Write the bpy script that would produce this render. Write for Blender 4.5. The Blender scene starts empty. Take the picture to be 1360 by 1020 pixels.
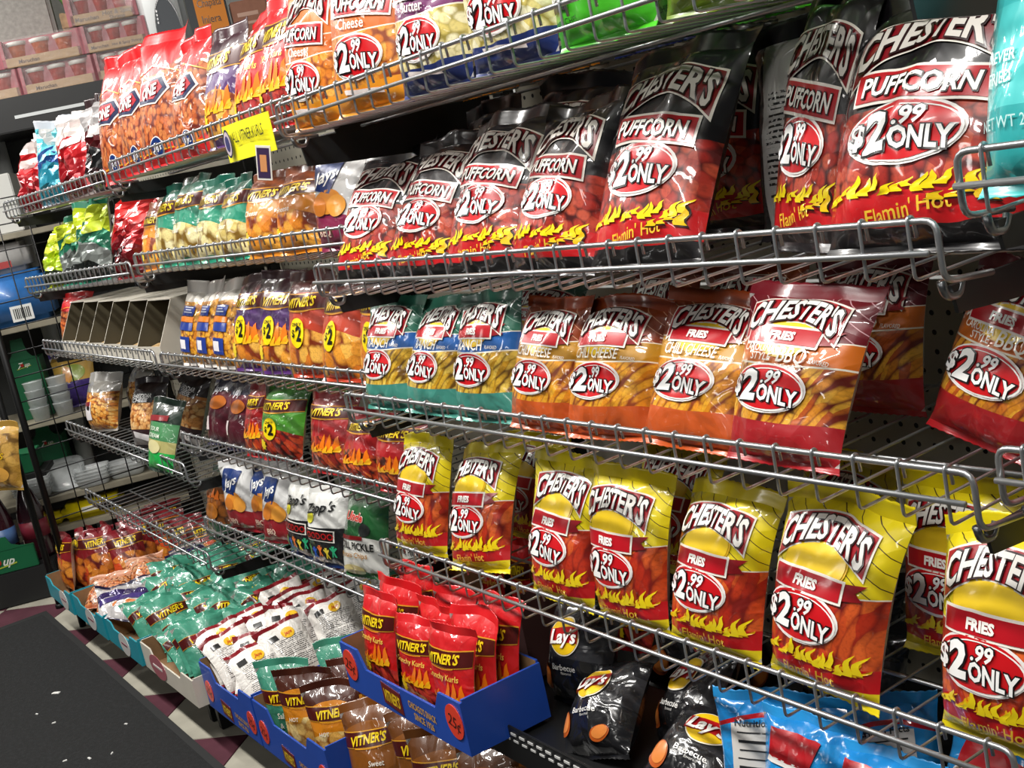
import bpy, bmesh, math, random
import numpy as np
from mathutils import Vector, Matrix
R = math.radians
scn = bpy.context.scene
COL = scn.collection

# ------------------------------------------------------------------ camera, light, exposure
cam_d = bpy.data.cameras.new('camera'); cam = bpy.data.objects.new('camera', cam_d); COL.objects.link(cam)
scn.camera = cam
cam_d.sensor_fit = 'HORIZONTAL'; cam_d.sensor_width = 36.0; cam_d.lens = 36.0 * 1664.36 / 1360.0
cam_d.clip_start = 0.02; cam_d.clip_end = 60
def cam_axes(yaw, pitch, roll):
    d = Vector((math.sin(yaw) * math.cos(pitch), math.cos(yaw) * math.cos(pitch), math.sin(pitch)))
    r = Vector((math.cos(yaw), -math.sin(yaw), 0)); u = r.cross(d)
    return r * math.cos(roll) + u * math.sin(roll), u * math.cos(roll) - r * math.sin(roll), d
_r, _u, _d = cam_axes(-1.02499, -0.18919, -0.21116)
cam.matrix_world = Matrix(((_r.x, _u.x, -_d.x, 1.86216), (_r.y, _u.y, -_d.y, -0.81452), (_r.z, _u.z, -_d.z, 1.29577), (0, 0, 0, 1)))
world = bpy.data.worlds.new('world'); scn.world = world; world.use_nodes = True
world.node_tree.nodes['Background'].inputs[0].default_value = (0.80, 0.88, 1.0, 1)
world.node_tree.nodes['Background'].inputs[1].default_value = 0.03
def lamp(name, loc, sx, sy, power, col=(1, 0.97, 0.92), rot=(0, 0, 0)):
    l = bpy.data.lights.new(name, 'AREA'); l.shape = 'RECTANGLE'; l.size = sx; l.size_y = sy; l.energy = power; l.color = col
    o = bpy.data.objects.new(name, l); COL.objects.link(o); o.location = loc; o.rotation_euler = rot
    return o
# fluorescent ceiling tubes that run along the aisle, plus weak lights added as frontal fill
for x in (-3.4, -1.8, -0.2, 1.4):
    lamp('tube_and_fill_light', (x, -0.85, 2.75), 1.25, 0.14, 42 if x < -3 else 35, rot=(R(10), 0, 0))
for x in (-2.6, 0.4, 2.6):
    lamp('tube_and_fill_light', (x, -3.2, 2.75), 1.25, 0.16, 9, rot=(R(38), 0, 0))
vs = scn.view_settings
vs.view_transform = 'Standard'; vs.look = 'None'; vs.exposure = 0.32; vs.gamma = 1.0; vs.use_curve_mapping = False

# ------------------------------------------------------------------ helpers
def lin(h):
    h = h.lstrip('#'); c = [int(h[i:i + 2], 16) / 255 for i in (0, 2, 4)]
    return tuple((x / 12.92 if x <= .04045 else ((x + .055) / 1.055) ** 2.4) for x in c) + (1.0,)
MATS = {}
class NT:
    """small node-tree writer"""
    def __init__(s, name):
        s.m = bpy.data.materials.new(name); s.m.use_nodes = True; s.t = s.m.node_tree; s.n = s.t.nodes; s.b = s.n['Principled BSDF']
    def add(s, typ, ins=None, **kw):
        n = s.n.new(typ)
        for k, v in kw.items(): setattr(n, k, v)
        for k, v in (ins or {}).items(): s.set(n.inputs[k], v)
        return n
    def set(s, inp, v):
        if hasattr(v, 'is_linked') or isinstance(v, bpy.types.NodeSocket): s.t.links.new(v, inp)
        else: inp.default_value = v
    def math(s, op, a, b=0.0, c=None, clamp=False):
        n = s.n.new('ShaderNodeMath'); n.operation = op; n.use_clamp = clamp
        s.set(n.inputs[0], a); s.set(n.inputs[1], b)
        if c is not None: s.set(n.inputs[2], c)
        return n.outputs[0]
    def mix(s, f, a, b, typ='MIX'):
        n = s.n.new('ShaderNodeMix'); n.data_type = 'RGBA'; n.blend_type = typ
        s.set(n.inputs['Factor'], f); s.set(n.inputs['A'], a); s.set(n.inputs['B'], b)
        return n.outputs['Result']
    def ramp(s, f, stops, interp='LINEAR'):
        n = s.n.new('ShaderNodeValToRGB'); cr = n.color_ramp; cr.interpolation = interp
        while len(cr.elements) > 1: cr.elements.remove(cr.elements[-1])
        cr.elements[0].position = stops[0][0]; cr.elements[0].color = stops[0][1]
        for p, c in stops[1:]:
            e = cr.elements.new(p); e.color = c
        s.set(n.inputs[0], f)
        return n.outputs[0]
    def bump(s, h, strength, dist=.002, normal=None):
        n = s.add('ShaderNodeBump', {'Strength': strength, 'Distance': dist, 'Height': h})
        if normal is not None: s.set(n.inputs['Normal'], normal)
        return n.outputs[0]
def mat(name, color, rough=.5, metal=0.0, spec=.5, coat=0.0, noise=0.0, nscale=40, bump=0.0, alpha=None):
    if name in MATS: return MATS[name]
    t = NT(name); c = lin(color) if isinstance(color, str) else color
    b = t.b
    b.inputs['Roughness'].default_value = rough; b.inputs['Metallic'].default_value = metal
    b.inputs['Specular IOR Level'].default_value = spec; b.inputs['Coat Weight'].default_value = coat; b.inputs['Coat Roughness'].default_value = .12
    if noise or bump:
        tc = t.add('ShaderNodeTexCoord')
        nz = t.add('ShaderNodeTexNoise', {'Vector': tc.outputs['Object'], 'Scale': nscale, 'Detail': 4.0})
        if noise:
            dk = tuple(x * (1 - noise) for x in c[:3]) + (1,); lt = tuple(min(1, x * (1 + noise * .6)) for x in c[:3]) + (1,)
            t.set(b.inputs['Base Color'], t.ramp(nz.outputs['Fac'], [(.3, dk), (.7, lt)]))
        else: b.inputs['Base Color'].default_value = c
        if bump: t.set(b.inputs['Normal'], t.bump(nz.outputs['Fac'], bump))
    else: b.inputs['Base Color'].default_value = c
    MATS[name] = t.m
    return t.m
def clear(name, tint='#f4f4f4', alpha=.25, rough=.12):
    """thin clear plastic film"""
    t = NT(name); b = t.b
    b.inputs['Base Color'].default_value = lin(tint); b.inputs['Roughness'].default_value = rough
    b.inputs['Alpha'].default_value = alpha; b.inputs['Coat Weight'].default_value = .5
    tc = t.add('ShaderNodeTexCoord'); nz = t.add('ShaderNodeTexNoise', {'Vector': tc.outputs['Object'], 'Scale': 45.0, 'Detail': 2.0})
    t.set(b.inputs['Normal'], t.bump(nz.outputs['Fac'], .8, .006))
    MATS[name] = t.m; return t.m
PIC = {}
def film(name, bands, pic=None, stripe=None, curve=0.0, rough=.40, foil=0.0, crinkle=.38):
    """printed snack film: flat printed bands along the bag, an optional printed food picture and thin printed stripes.
    bands [(v, hex)] from bottom to top; pic (v0, v1, kind, [hex...]); stripe (v0, v1, hex)"""
    t = NT(name); b = t.b
    uv = t.add('ShaderNodeTexCoord').outputs['UV']
    sep = t.add('ShaderNodeSeparateXYZ', {0: uv}); u, v = sep.outputs[0], sep.outputs[1]
    du = t.math('SUBTRACT', u, .5)
    vv = t.math('ADD', v, t.math('MULTIPLY', t.math('MULTIPLY', du, du), curve))
    col = t.ramp(vv, [(p, lin(c)) for p, c in bands], 'CONSTANT')
    oi = t.add('ShaderNodeObjectInfo')
    off = t.add('ShaderNodeCombineXYZ', {0: t.math('MULTIPLY', oi.outputs['Random'], 7.0), 1: t.math('MULTIPLY', oi.outputs['Random'], 3.0)})
    uvo = t.add('ShaderNodeVectorMath', {0: uv, 1: off.outputs[0]}, operation='ADD').outputs[0]
    if stripe:
        d = t.math('ADD', t.math('MULTIPLY', u, .55), v)
        st = t.math('LESS_THAN', t.math('FRACT', t.math('MULTIPLY', d, 12.0)), .07)
        inb = t.math('MULTIPLY', t.math('GREATER_THAN', vv, stripe[0]), t.math('LESS_THAN', vv, stripe[1]))
        col = t.mix(t.math('MULTIPLY', st, inb), col, lin(stripe[2]))
    if pic:
        v0, v1, kind, cs = pic
        sc, rz = {'fries': ((22, 5, 1), 35), 'sticks': ((15, 4.2, 1), 14), 'puff': ((14, 14, 1), 0), 'chips': ((4.6, 5.2, 1), 20), 'crumb': ((15, 15, 1), 10), 'kurl': ((13, 6, 1), -40), 'corn': ((13, 14, 1), 0)}[kind]
        m1 = t.add('ShaderNodeMapping', {'Vector': uvo, 'Rotation': (0, 0, R(rz)), 'Scale': (1, 1.25, 1)})
        m2 = t.add('ShaderNodeMapping', {'Vector': m1.outputs[0], 'Scale': sc})
        nz = t.add('ShaderNodeTexNoise', {'Vector': m1.outputs[0], 'Scale': 5.0, 'Detail': 2.0})
        wv = t.add('ShaderNodeVectorMath', {0: m2.outputs[0], 1: t.add('ShaderNodeVectorMath', {0: nz.outputs['Color'], 'Scale': 1.1}, operation='SCALE').outputs[0]}, operation='ADD').outputs[0]
        vo = t.add('ShaderNodeTexVoronoi', {'Vector': wv, 'Scale': 1.0}, voronoi_dimensions='2D')
        rnd = t.add('ShaderNodeSeparateColor', {0: vo.outputs['Color']}).outputs[0]
        n = len(cs) - 1
        pc = t.ramp(rnd, [(.12 + .76 * i / max(1, n - 1), lin(c)) for i, c in enumerate(cs[1:])])
        edge = t.ramp(vo.outputs['Distance'], [(.40, (0, 0, 0, 1)), (.72, (1, 1, 1, 1))])
        pc = t.mix(edge, pc, lin(cs[0]))
        fine = t.add('ShaderNodeTexNoise', {'Vector': uvo, 'Scale': 46.0, 'Detail': 3.0})
        pc = t.mix(t.ramp(fine.outputs['Fac'], [(.48, (0, 0, 0, 1)), (.72, (.4, .4, .4, 1))]), pc, lin(cs[0]))
        inb = t.math('MULTIPLY', t.math('GREATER_THAN', vv, v0), t.math('LESS_THAN', vv, v1))
        col = t.mix(inb, col, pc)
    t.set(b.inputs['Base Color'], col)
    b.inputs['Roughness'].default_value = rough; b.inputs['Metallic'].default_value = foil
    b.inputs['Coat Weight'].default_value = .9; b.inputs['Coat Roughness'].default_value = .06
    # crinkled film: broad facets with sharp fold lines
    vc = t.add('ShaderNodeTexVoronoi', {'Vector': uvo, 'Scale': 3.2}, voronoi_dimensions='2D', feature='F1')
    vf = t.add('ShaderNodeTexNoise', {'Vector': uvo, 'Scale': 3.6, 'Detail': 1.2, 'Distortion': 1.6})
    hgt = t.math('ADD', t.math('MULTIPLY', vc.outputs['Distance'], 1.0), t.math('MULTIPLY', vf.outputs['Fac'], .6))
    nb = t.bump(hgt, crinkle, .012)
    t.set(b.inputs['Normal'], nb); t.set(b.inputs['Coat Normal'], t.bump(hgt, crinkle * 1.3, .014))
    MATS[name] = t.m
    return t.m
def backprint(name, base, ink, frame=None, foil=0.0):
    """reverse of a bag: pale film with lines of small print"""
    t = NT(name); b = t.b
    uv = t.add('ShaderNodeTexCoord').outputs['UV']
    sep = t.add('ShaderNodeSeparateXYZ', {0: uv}); u, v = sep.outputs[0], sep.outputs[1]
    ln = t.math('LESS_THAN', t.math('FRACT', t.math('MULTIPLY', v, 34.0)), .45)
    mp = t.add('ShaderNodeMapping', {'Vector': uv, 'Scale': (30, 34, 1)})
    wn = t.add('ShaderNodeTexNoise', {'Vector': mp.outputs[0], 'Scale': 1.0, 'Detail': 1.0})
    wd = t.math('GREATER_THAN', wn.outputs['Fac'], .43)
    inu = t.math('MULTIPLY', t.math('GREATER_THAN', u, .16), t.math('LESS_THAN', u, .84))
    inv = t.math('MULTIPLY', t.math('GREATER_THAN', v, .16), t.math('LESS_THAN', v, .72))
    blk = t.math('GREATER_THAN', t.math('FRACT', t.math('MULTIPLY', v, 5.0)), .12)
    f = t.math('MULTIPLY', t.math('MULTIPLY', ln, wd), t.math('MULTIPLY', t.math('MULTIPLY', inu, inv), blk))
    col = t.mix(f, lin(base), lin(ink))
    if frame:
        e = t.math('GREATER_THAN', t.math('ABSOLUTE', t.math('SUBTRACT', u, .5)), .40)
        col = t.mix(e, col, lin(frame))
    t.set(b.inputs['Base Color'], col); b.inputs['Roughness'].default_value = .3; b.inputs['Coat Weight'].default_value = .4
    vf = t.add('ShaderNodeTexNoise', {'Vector': uv, 'Scale': 6.0, 'Detail': 2.5, 'Distortion': 1.2})
    t.set(b.inputs['Normal'], t.bump(vf.outputs['Fac'], .5, .012))
    MATS[name] = t.m; return t.m
def ink(c): return mat('ink_' + c.lstrip('#'), c, .3, 0, .5, .45)

def mesh_obj(name, V, F, mats, parent=None, mi=None, uv=None, smooth=False):
    me = bpy.data.meshes.new(name); me.from_pydata([tuple(p) for p in V], [], [tuple(f) for f in F])
    for m in (mats if isinstance(mats, (list, tuple)) else [mats]): me.materials.append(m)
    if mi is not None: me.polygons.foreach_set('material_index', np.asarray(mi, dtype=np.int32))
    if smooth: me.polygons.foreach_set('use_smooth', np.ones(len(me.polygons), dtype=bool))
    if uv is not None:
        l = me.uv_layers.new(name='UVMap'); li = np.empty(len(me.loops), dtype=np.int32); me.loops.foreach_get('vertex_index', li)
        l.data.foreach_set('uv', np.asarray(uv, dtype=np.float32)[li].ravel())
    me.update()
    o = bpy.data.objects.new(name, me); COL.objects.link(o)
    if parent: o.parent = parent
    return o
def shared(name, me, parent, loc=(0, 0, 0), rot=(0, 0, 0), scale=None):
    o = bpy.data.objects.new(name, me); COL.objects.link(o); o.parent = parent; o.location = loc; o.rotation_euler = rot
    if scale: o.scale = scale
    return o
def empty(name, loc=(0, 0, 0), rot=(0, 0, 0)):
    o = bpy.data.objects.new(name, None); COL.objects.link(o); o.location = loc; o.rotation_euler = rot; o.empty_display_size = .05
    return o
def tag(o, label=None, cat=None, group=None, kind=None):
    if label: o['label'] = label
    if cat: o['category'] = cat
    if group: o['group'] = group
    if kind: o['kind'] = kind
    return o
class MB:
    """collects geometry for one mesh"""
    def __init__(s): s.v = []; s.f = []; s.m = []
    def raw(s, V, F, m=0):
        k = len(s.v); s.v += [tuple(p) for p in V]; s.f += [tuple(i + k for i in f) for f in F]; s.m += [m] * len(F); return s
    def box(s, a, b, m=0, bev=0.0):
        (x0, y0, z0), (x1, y1, z1) = a, b
        if bev <= 0:
            V = [(x0, y0, z0), (x1, y0, z0), (x1, y1, z0), (x0, y1, z0), (x0, y0, z1), (x1, y0, z1), (x1, y1, z1), (x0, y1, z1)]
            return s.raw(V, [(0, 3, 2, 1), (4, 5, 6, 7), (0, 1, 5, 4), (1, 2, 6, 5), (2, 3, 7, 6), (3, 0, 4, 7)], m)
        bm = bmesh.new(); bmesh.ops.create_cube(bm, size=1)
        for v in bm.verts: v.co = Vector(((x0 + x1) / 2 + v.co.x * (x1 - x0), (y0 + y1) / 2 + v.co.y * (y1 - y0), (z0 + z1) / 2 + v.co.z * (z1 - z0)))
        bmesh.ops.bevel(bm, geom=bm.edges[:], offset=bev, segments=2, affect='EDGES')
        bm.verts.index_update()
        s.raw([v.co[:] for v in bm.verts], [[v.index for v in f.verts] for f in bm.faces], m); bm.free(); return s
    def tube(s, pts, r, n=8, m=0, cap=True):
        P = [Vector(p) for p in pts]; k = len(s.v); prev = None
        for i, p in enumerate(P):
            d = ((P[min(i + 1, len(P) - 1)] - P[max(i - 1, 0)])).normalized()
            if prev is None:
                a = d.orthogonal().normalized()
            else: a = (prev - d * prev.dot(d)).normalized()
            prev = a; b = d.cross(a)
            rr = r[i] if isinstance(r, (list, tuple)) else r
            for j in range(n):
                t = 2 * math.pi * j / n; s.v.append(tuple(p + (a * math.cos(t) + b * math.sin(t)) * rr))
        for i in range(len(P) - 1):
            for j in range(n):
                q = k + i * n; s.f.append((q + j, q + (j + 1) % n, q + n + (j + 1) % n, q + n + j)); s.m.append(m)
        if cap:
            s.f.append(tuple(k + j for j in reversed(range(n)))); s.m.append(m)
            q = k + (len(P) - 1) * n; s.f.append(tuple(q + j for j in range(n))); s.m.append(m)
        return s
    def lathe(s, prof, n=20, m=0, c=(0, 0, 0)):
        k = len(s.v)
        for r, z in prof:
            for j in range(n):
                t = 2 * math.pi * j / n; s.v.append((c[0] + r * math.cos(t), c[1] + r * math.sin(t), c[2] + z))
        for i in range(len(prof) - 1):
            for j in range(n):
                q = k + i * n; s.f.append((q + j, q + (j + 1) % n, q + n + (j + 1) % n, q + n + j)); s.m.append(m)
        s.f.append(tuple(k + j for j in reversed(range(n)))); s.m.append(m)
        q = k + (len(prof) - 1) * n; s.f.append(tuple(q + j for j in range(n))); s.m.append(m)
        return s
    def prism(s, poly, y0, y1, m=0):
        """polygon in x,z extruded along y"""
        n = len(poly); V = [(x, y0, z) for x, z in poly] + [(x, y1, z) for x, z in poly]
        F = [tuple(range(n)), tuple(reversed(range(n, 2 * n)))] + [(i, i + n, (i + 1) % n + n, (i + 1) % n) for i in range(n)]
        return s.raw(V, F, m)
    def build(s, name, mats, parent=None, smooth=False): return mesh_obj(name, s.v, s.f, mats, parent, s.m, None, smooth)
    def mesh(s, name, mats, smooth=False):
        o = s.build(name, mats, None, smooth); me = o.data; bpy.data.objects.remove(o); return me
def rounded(pts, r, n=4):
    """polyline with rounded corners"""
    P = [Vector(p) for p in pts]; out = [P[0]]
    for i in range(1, len(P) - 1):
        a = (P[i - 1] - P[i]); b = (P[i + 1] - P[i]); q = min(r, a.length * .49, b.length * .49)
        s, e = P[i] + a.normalized() * q, P[i] + b.normalized() * q
        for k in range(n + 1):
            t = k / n; out.append(s * (1 - t) ** 2 + P[i] * 2 * t * (1 - t) + e * t * t)
    out.append(P[-1]); return out

# ------------------------------------------------------------------ flat print shapes (u in bag widths, v in bag widths, centred)
_gl = {}
def split_long(V, T, L):
    V = [tuple(p) for p in V]; out = []; st = [tuple(t) for t in T]
    while st:
        a, b, c = st.pop()
        d = [math.dist(V[a], V[b]), math.dist(V[b], V[c]), math.dist(V[c], V[a])]
        k = max(range(3), key=lambda i: d[i])
        if d[k] <= L or len(out) > 9000: out.append((a, b, c)); continue
        i, j, o = ((a, b, c), (b, c, a), (c, a, b))[k]
        V.append(((V[i][0] + V[j][0]) / 2, (V[i][1] + V[j][1]) / 2)); m = len(V) - 1
        st += [(i, m, o), (m, j, o)]
    return np.array(V), out
def glyphs(s, bold=0.0, shear=0.0, sp=1.0, ref=None):
    """letters as triangles, cap height 1, centred on the plain word"""
    key = (s, bold, shear, sp)
    if key not in _gl:
        cu = bpy.data.curves.new('t', 'FONT'); cu.body = s; cu.size = 1.0; cu.offset = bold; cu.shear = shear; cu.space_character = sp
        cu.resolution_u = 2; cu.fill_mode = 'FRONT'; cu.align_x = 'CENTER'
        o = bpy.data.objects.new('t', cu); COL.objects.link(o)
        dg = bpy.context.evaluated_depsgraph_get(); e = o.evaluated_get(dg); me = e.to_mesh(); me.calc_loop_triangles()
        V = np.array([v.co[:2] for v in me.vertices]); T = [tuple(t.vertices) for t in me.loop_triangles]
        e.to_mesh_clear(); bpy.data.objects.remove(o); bpy.data.curves.remove(cu)
        _gl[key] = (V / .72 - np.array([0, .5]), T)
    return _gl[key]
class Print:
    """decals of one design, grouped by part name"""
    def __init__(s, aspect=.82): s.parts = {}; s.order = []; s.parent = {}; s.asp = aspect
    def put(s, part, V, T, color, layer=1, parent=None):
        if part not in s.parts: s.parts[part] = []; s.order.append(part); s.parent[part] = parent
        V = np.asarray(V, float).copy(); V[:, 1] *= s.asp
        s.parts[part].append((V, [tuple(t) for t in T], color, layer))
    def at(s, V, cu, cv): # centre given as u, v (v 0..1 of height)
        V = np.asarray(V, float).copy(); V[:, 0] += cu; V[:, 1] += cv / s.asp; return V
    def text(s, part, txt, cu, cv, size, color, bold=.02, shear=0.0, layer=2, outline=None, ob=.06, width=None, warp=None, sp=1.0, parent=None, rot=0.0):
        for k, (c, bd, ly) in enumerate(([(outline, bold + ob, layer)] if outline else []) + [(color, bold, layer + (1 if outline else 0))]):
            V, T = glyphs(txt, bd, shear, sp)
            V0 = glyphs(txt, 0.0, shear, sp)[0]
            wx = size
            if width: wx = width / max(1e-6, V0[:, 0].max() - V0[:, 0].min())
            V = V * np.array([wx, size])
            V, T = split_long(V, T, .036)
            if warp is not None: V = warp(V)
            if rot:
                cr, sr = math.cos(R(rot)), math.sin(R(rot)); V = V @ np.array([[cr, sr], [-sr, cr]])
            s.put(part, s.at(V, cu, cv), T, c, ly, parent)
    def oval(s, part, cu, cv, a, b, color, layer=1, parent=None, inner=0.0, n=28, rot=0.0):
        rings = np.linspace(inner, 1, 2) if inner else np.array([.25, .5, .75, 1.0]); V = []; T = []
        for q in rings:
            for j in range(n):
                t = 2 * math.pi * j / n; V.append((a * q * math.cos(t), b * q * math.sin(t)))
        for i in range(len(rings) - 1):
            for j in range(n):
                p, r_ = i * n + j, i * n + (j + 1) % n; T += [(p, p + n, r_ + n), (p, r_ + n, r_)]
        if not inner:
            V.append((0.0, 0.0)); T += [(len(V) - 1, j, (j + 1) % n) for j in range(n)]
        V = np.array(V)
        if rot:
            cr, sr = math.cos(R(rot)), math.sin(R(rot)); V = V @ np.array([[cr, sr], [-sr, cr]])
        s.put(part, s.at(V, cu, cv), T, color, layer, parent)
    def rect(s, part, cu, cv, w, h, color, layer=1, parent=None, warp=None, nx=20, ny=5, skew=0.0):
        V = []; T = []
        for j in range(ny + 1):
            for i in range(nx + 1):
                x, y = (i / nx - .5) * w, (j / ny - .5) * h; V.append((x + skew * y, y))
        for j in range(ny):
            for i in range(nx):
                p = j * (nx + 1) + i; T += [(p, p + 1, p + nx + 2), (p, p + nx + 2, p + nx + 1)]
        V = np.array(V)
        if warp is not None: V = warp(V)
        s.put(part, s.at(V, cu, cv), T, color, layer, parent)
    def poly(s, part, cu, cv, pts, color, layer=1, parent=None):
        bm = bmesh.new(); bm.faces.new([bm.verts.new((x, y, 0)) for x, y in pts]); bmesh.ops.triangulate(bm, faces=bm.faces[:]); bm.verts.index_update()
        V = [v.co[:2] for v in bm.verts]; T = [[v.index for v in f.verts] for f in bm.faces]; bm.free()
        V, T = split_long(V, T, .09); s.put(part, s.at(V, cu, cv), T, color, layer, parent)
    def flames(s, part, u0, u1, cv, h, color, seed=0, n=9, layer=2):
        rng = random.Random(seed); V = []; T = []; st = (u1 - u0) / n
        for i in range(n):
            x = u0 + st * (i + .5); hh = h * rng.uniform(.35, 1.25) * (.6 + .5 * i / n); k = len(V); m = 6; lean = rng.uniform(.03, .07)
            for j in range(m + 1):
                q = j / m; wd = st * .52 * (1 - q) ** .7 + .001; cx = x + lean * q * q + .012 * math.sin(q * 7 + i); y = -h * .45 + hh * q - .02 * math.cos((i % 3))
                V += [(cx - wd, y), (cx + wd, y)]
            for j in range(m):
                p = k + 2 * j; T += [(p, p + 1, p + 3), (p, p + 3, p + 2)]
        s.put(part, s.at(np.array(V), 0, cv), T, color, layer)
def arch(amount, grow=0.0, half=.3):
    def f(V):
        V = V.copy(); q = V[:, 0] / half; V[:, 1] = V[:, 1] * (1 + grow * q * q) - amount * q * q; return V
    return f
def slant(k):
    def f(V): V = V.copy(); V[:, 1] += k * V[:, 0]; return V
    return f
def wave(a, k=7.0, ph=0.0):
    def f(V): V = V.copy(); V[:, 1] += a * np.sin(V[:, 0] * k + ph); return V
    return f
def badge(P, cu, cv, s=1.0):
    """red oval price flash reading $2.99 ONLY"""
    sl = slant(-.10)
    P.oval('price_badge', cu, cv, .315 * s, .165 * s, '#f6f2ee', 2)
    P.oval('price_badge', cu - .004, cv + .004, .295 * s, .146 * s, '#c8141c', 3)
    P.oval('price_badge', cu + .012 * s, cv - .008, .292 * s, .140 * s, '#f6f2ee', 4, inner=.955)
    dv = P.asp * s
    L = 'price_lettering'; pr = 'price_badge'; bo = .032
    P.text(L, '$', cu - .245 * s, cv + .012 * dv, .115 * s, '#f7f7f5', bo, .15, 5, '#151214', .055, parent=pr)
    P.text(L, '2', cu - .13 * s, cv + .015 * dv, .195 * s, '#f7f7f5', .04, .15, 5, '#151214', .04, parent=pr)
    P.text(L, '.99', cu + .045 * s, cv + .072 * dv, .085 * s, '#f7f7f5', bo, .2, 5, '#151214', .06, parent=pr)
    P.text(L, 'ONLY', cu + .105 * s, cv - .042 * dv, .105 * s, '#f7f7f5', .034, .1, 5, '#151214', .055, warp=sl, width=.30 * s, parent=pr)
def brand_arch(P, cu, cv, txt="CHESTER'S", fill='#e9e6e0', line='#8e1220', size=.15, width=.68, shield='#a3131f'):
    w_ = arch(.085, .42, .33)
    P.text('brand_lettering', txt, cu, cv, size, '#f3efe9' if fill is None else fill, .03, .12, 6, '#2a1012', .045, width=width, warp=w_)
    P.rect('brand_lettering', cu, cv, width * 1.08, size * 1.22, shield, 3, warp=w_, nx=28, ny=10)
    P.rect('brand_lettering', cu, cv, width * 1.12, size * 1.36, '#efe9dd', 2, warp=w_, nx=28, ny=10)
def banner(P, cu, cv, txt, color='#b5121f', size=.064, w=.58, h=.125, wp=None, parent=None, tail=True, shear=0.0):
    P.rect('product_banner', cu, cv, w + .035, h + .035, '#f3ece2', 3, warp=wp)
    P.rect('product_banner', cu, cv, w, h, color, 4, warp=wp)
    if tail: P.poly('product_banner', cu + w / 2, cv, [(0, -h * .45), (.14, -h * .3), (.09, h * .1), (.15, h * .55), (0, h * .45)], '#8c1019', 2)
    P.text('banner_lettering', txt, cu, cv, size, '#fbf7f0', .05, shear, 6, None, warp=wp, parent='product_banner')
DES = {}
class Design:
    def __init__(s, key, front, back, seal, P, bulge=.2, crumple=1.0, desc='', cat='chip bag', top=.09, seal2=None, nm='chip_bag', facet=False):
        s.facet = facet
        s.front, s.back, s.seal, s.P, s.bulge, s.crumple, s.desc, s.cat, s.top, s.nm = front, back, seal, P, bulge, crumple, desc, cat, top, nm
        s.seal2 = seal2 or seal; DES[key] = s
wb = backprint('back_white', '#d9d6d0', '#2a2628'); gb = backprint('back_grey', '#a9a7a4', '#151517', '#121214')
rb = backprint('back_white_red', '#e2ded8', '#3a3436', '#7c1622')
# --- fries bags
def fries_bag(key, top, band, flav, flav_lines, pic, bottom, desc, hot=False, seal_top=None, stripe=None, bandpos=(.46, .585)):
    P = Print()
    cu = -.015
    sv = .70 if hot else .76
    P.oval('sun_panel', cu, sv, .27, .21, '#e8b916', 1)
    P.oval('sun_panel', cu, sv, .255, .197, '#f0ca25', 2)
    brand_arch(P, cu + .01, .875 if hot else .90)
    banner(P, cu - .02, .725 if not hot else .585, 'FRIES', wp=slant(-.03))
    if hot:
        badge(P, cu - .05, .395, 1.1)
        P.flames('flame_print', -.46, .42, .205, .13, '#f4d915', 3, 15)
        P.flames('flame_print', -.44, .44, .195, .08, '#f3b90e', 5, 17, 1)
        P.text('flavour_lettering', "Flamin' Hot", cu, .085, .075, '#f3c63a', .01, .25, 3, None, warp=wave(.01))
        bands = [(0, '#e5cf17'), (.045, '#c01018'), (.17, '#a3121a'), (.545, '#f1ead8'), (.553, '#e3cf12')]
        front = film('film_' + key, bands, (.17, .545, 'sticks', pic), ('.553' and .555, 1.0, '#4a3410'), -.12)
    else:
        badge(P, cu - .05, .40, 1.1)
        for (tx, uu, vv, sz, wd) in flav_lines: P.text('flavour_lettering', tx, cu + uu, vv, sz, '#f6f1e4', .012, .08, 3, None, width=wd, warp=slant(-.04))
        bands = [(0, bottom), (.20, pic[1]), (.535, '#f1ead8'), (.546, band), (.69, '#f1ead8'), (.698, top)]
        front = film('film_' + key, bands, (.20, .535, 'fries', pic), (.70, 1.0, stripe or '#d8b8a0'), -.12)
    Design(key, front, wb, seal_top or top, P, desc=desc, seal2=bottom)
fries_bag('flamin', '#e3cf12', None, None, [], ['#7a140a', '#b52810', '#c84018', '#de6426'], '#e3cf12', 'yellow and red hot fries bag', True)
fries_bag('ranch', '#2f6b57', '#1f5ea8', None, [('RANCH', -.04, .612, .11, .44), ('FLAVORED', .29, .585, .035, .14)], ['#6a480c', '#c8961c', '#e0b435', '#edcc58'], '#3f8a7c', 'green and blue fries bag', stripe='#8fb5a4')
fries_bag('chili', '#8e3a12', '#bf8a1d', None, [('CHILI CHEESE', -.05, .615, .10, .56), ('FLAVORED', .33, .575, .03, .12)], ['#8a3a08', '#d98a14', '#eaac2c', '#e8961e'], '#c2521a', 'orange and gold fries bag', stripe='#d8a07a')
fries_bag('bbq', '#6a0f1c', '#cf6a14', None, [('CAROLINA', -.19, .645, .058, .29), ('STYLE', -.15, .59, .058, .18), ('BBQ', .11, .61, .12, .24), ('FLAVORED', .33, .58, .035, .13)], ['#6a1a08', '#b5521a', '#dc9420', '#e8ae38'], '#a0141c', 'maroon and orange fries bag', stripe='#c89aa0')
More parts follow.
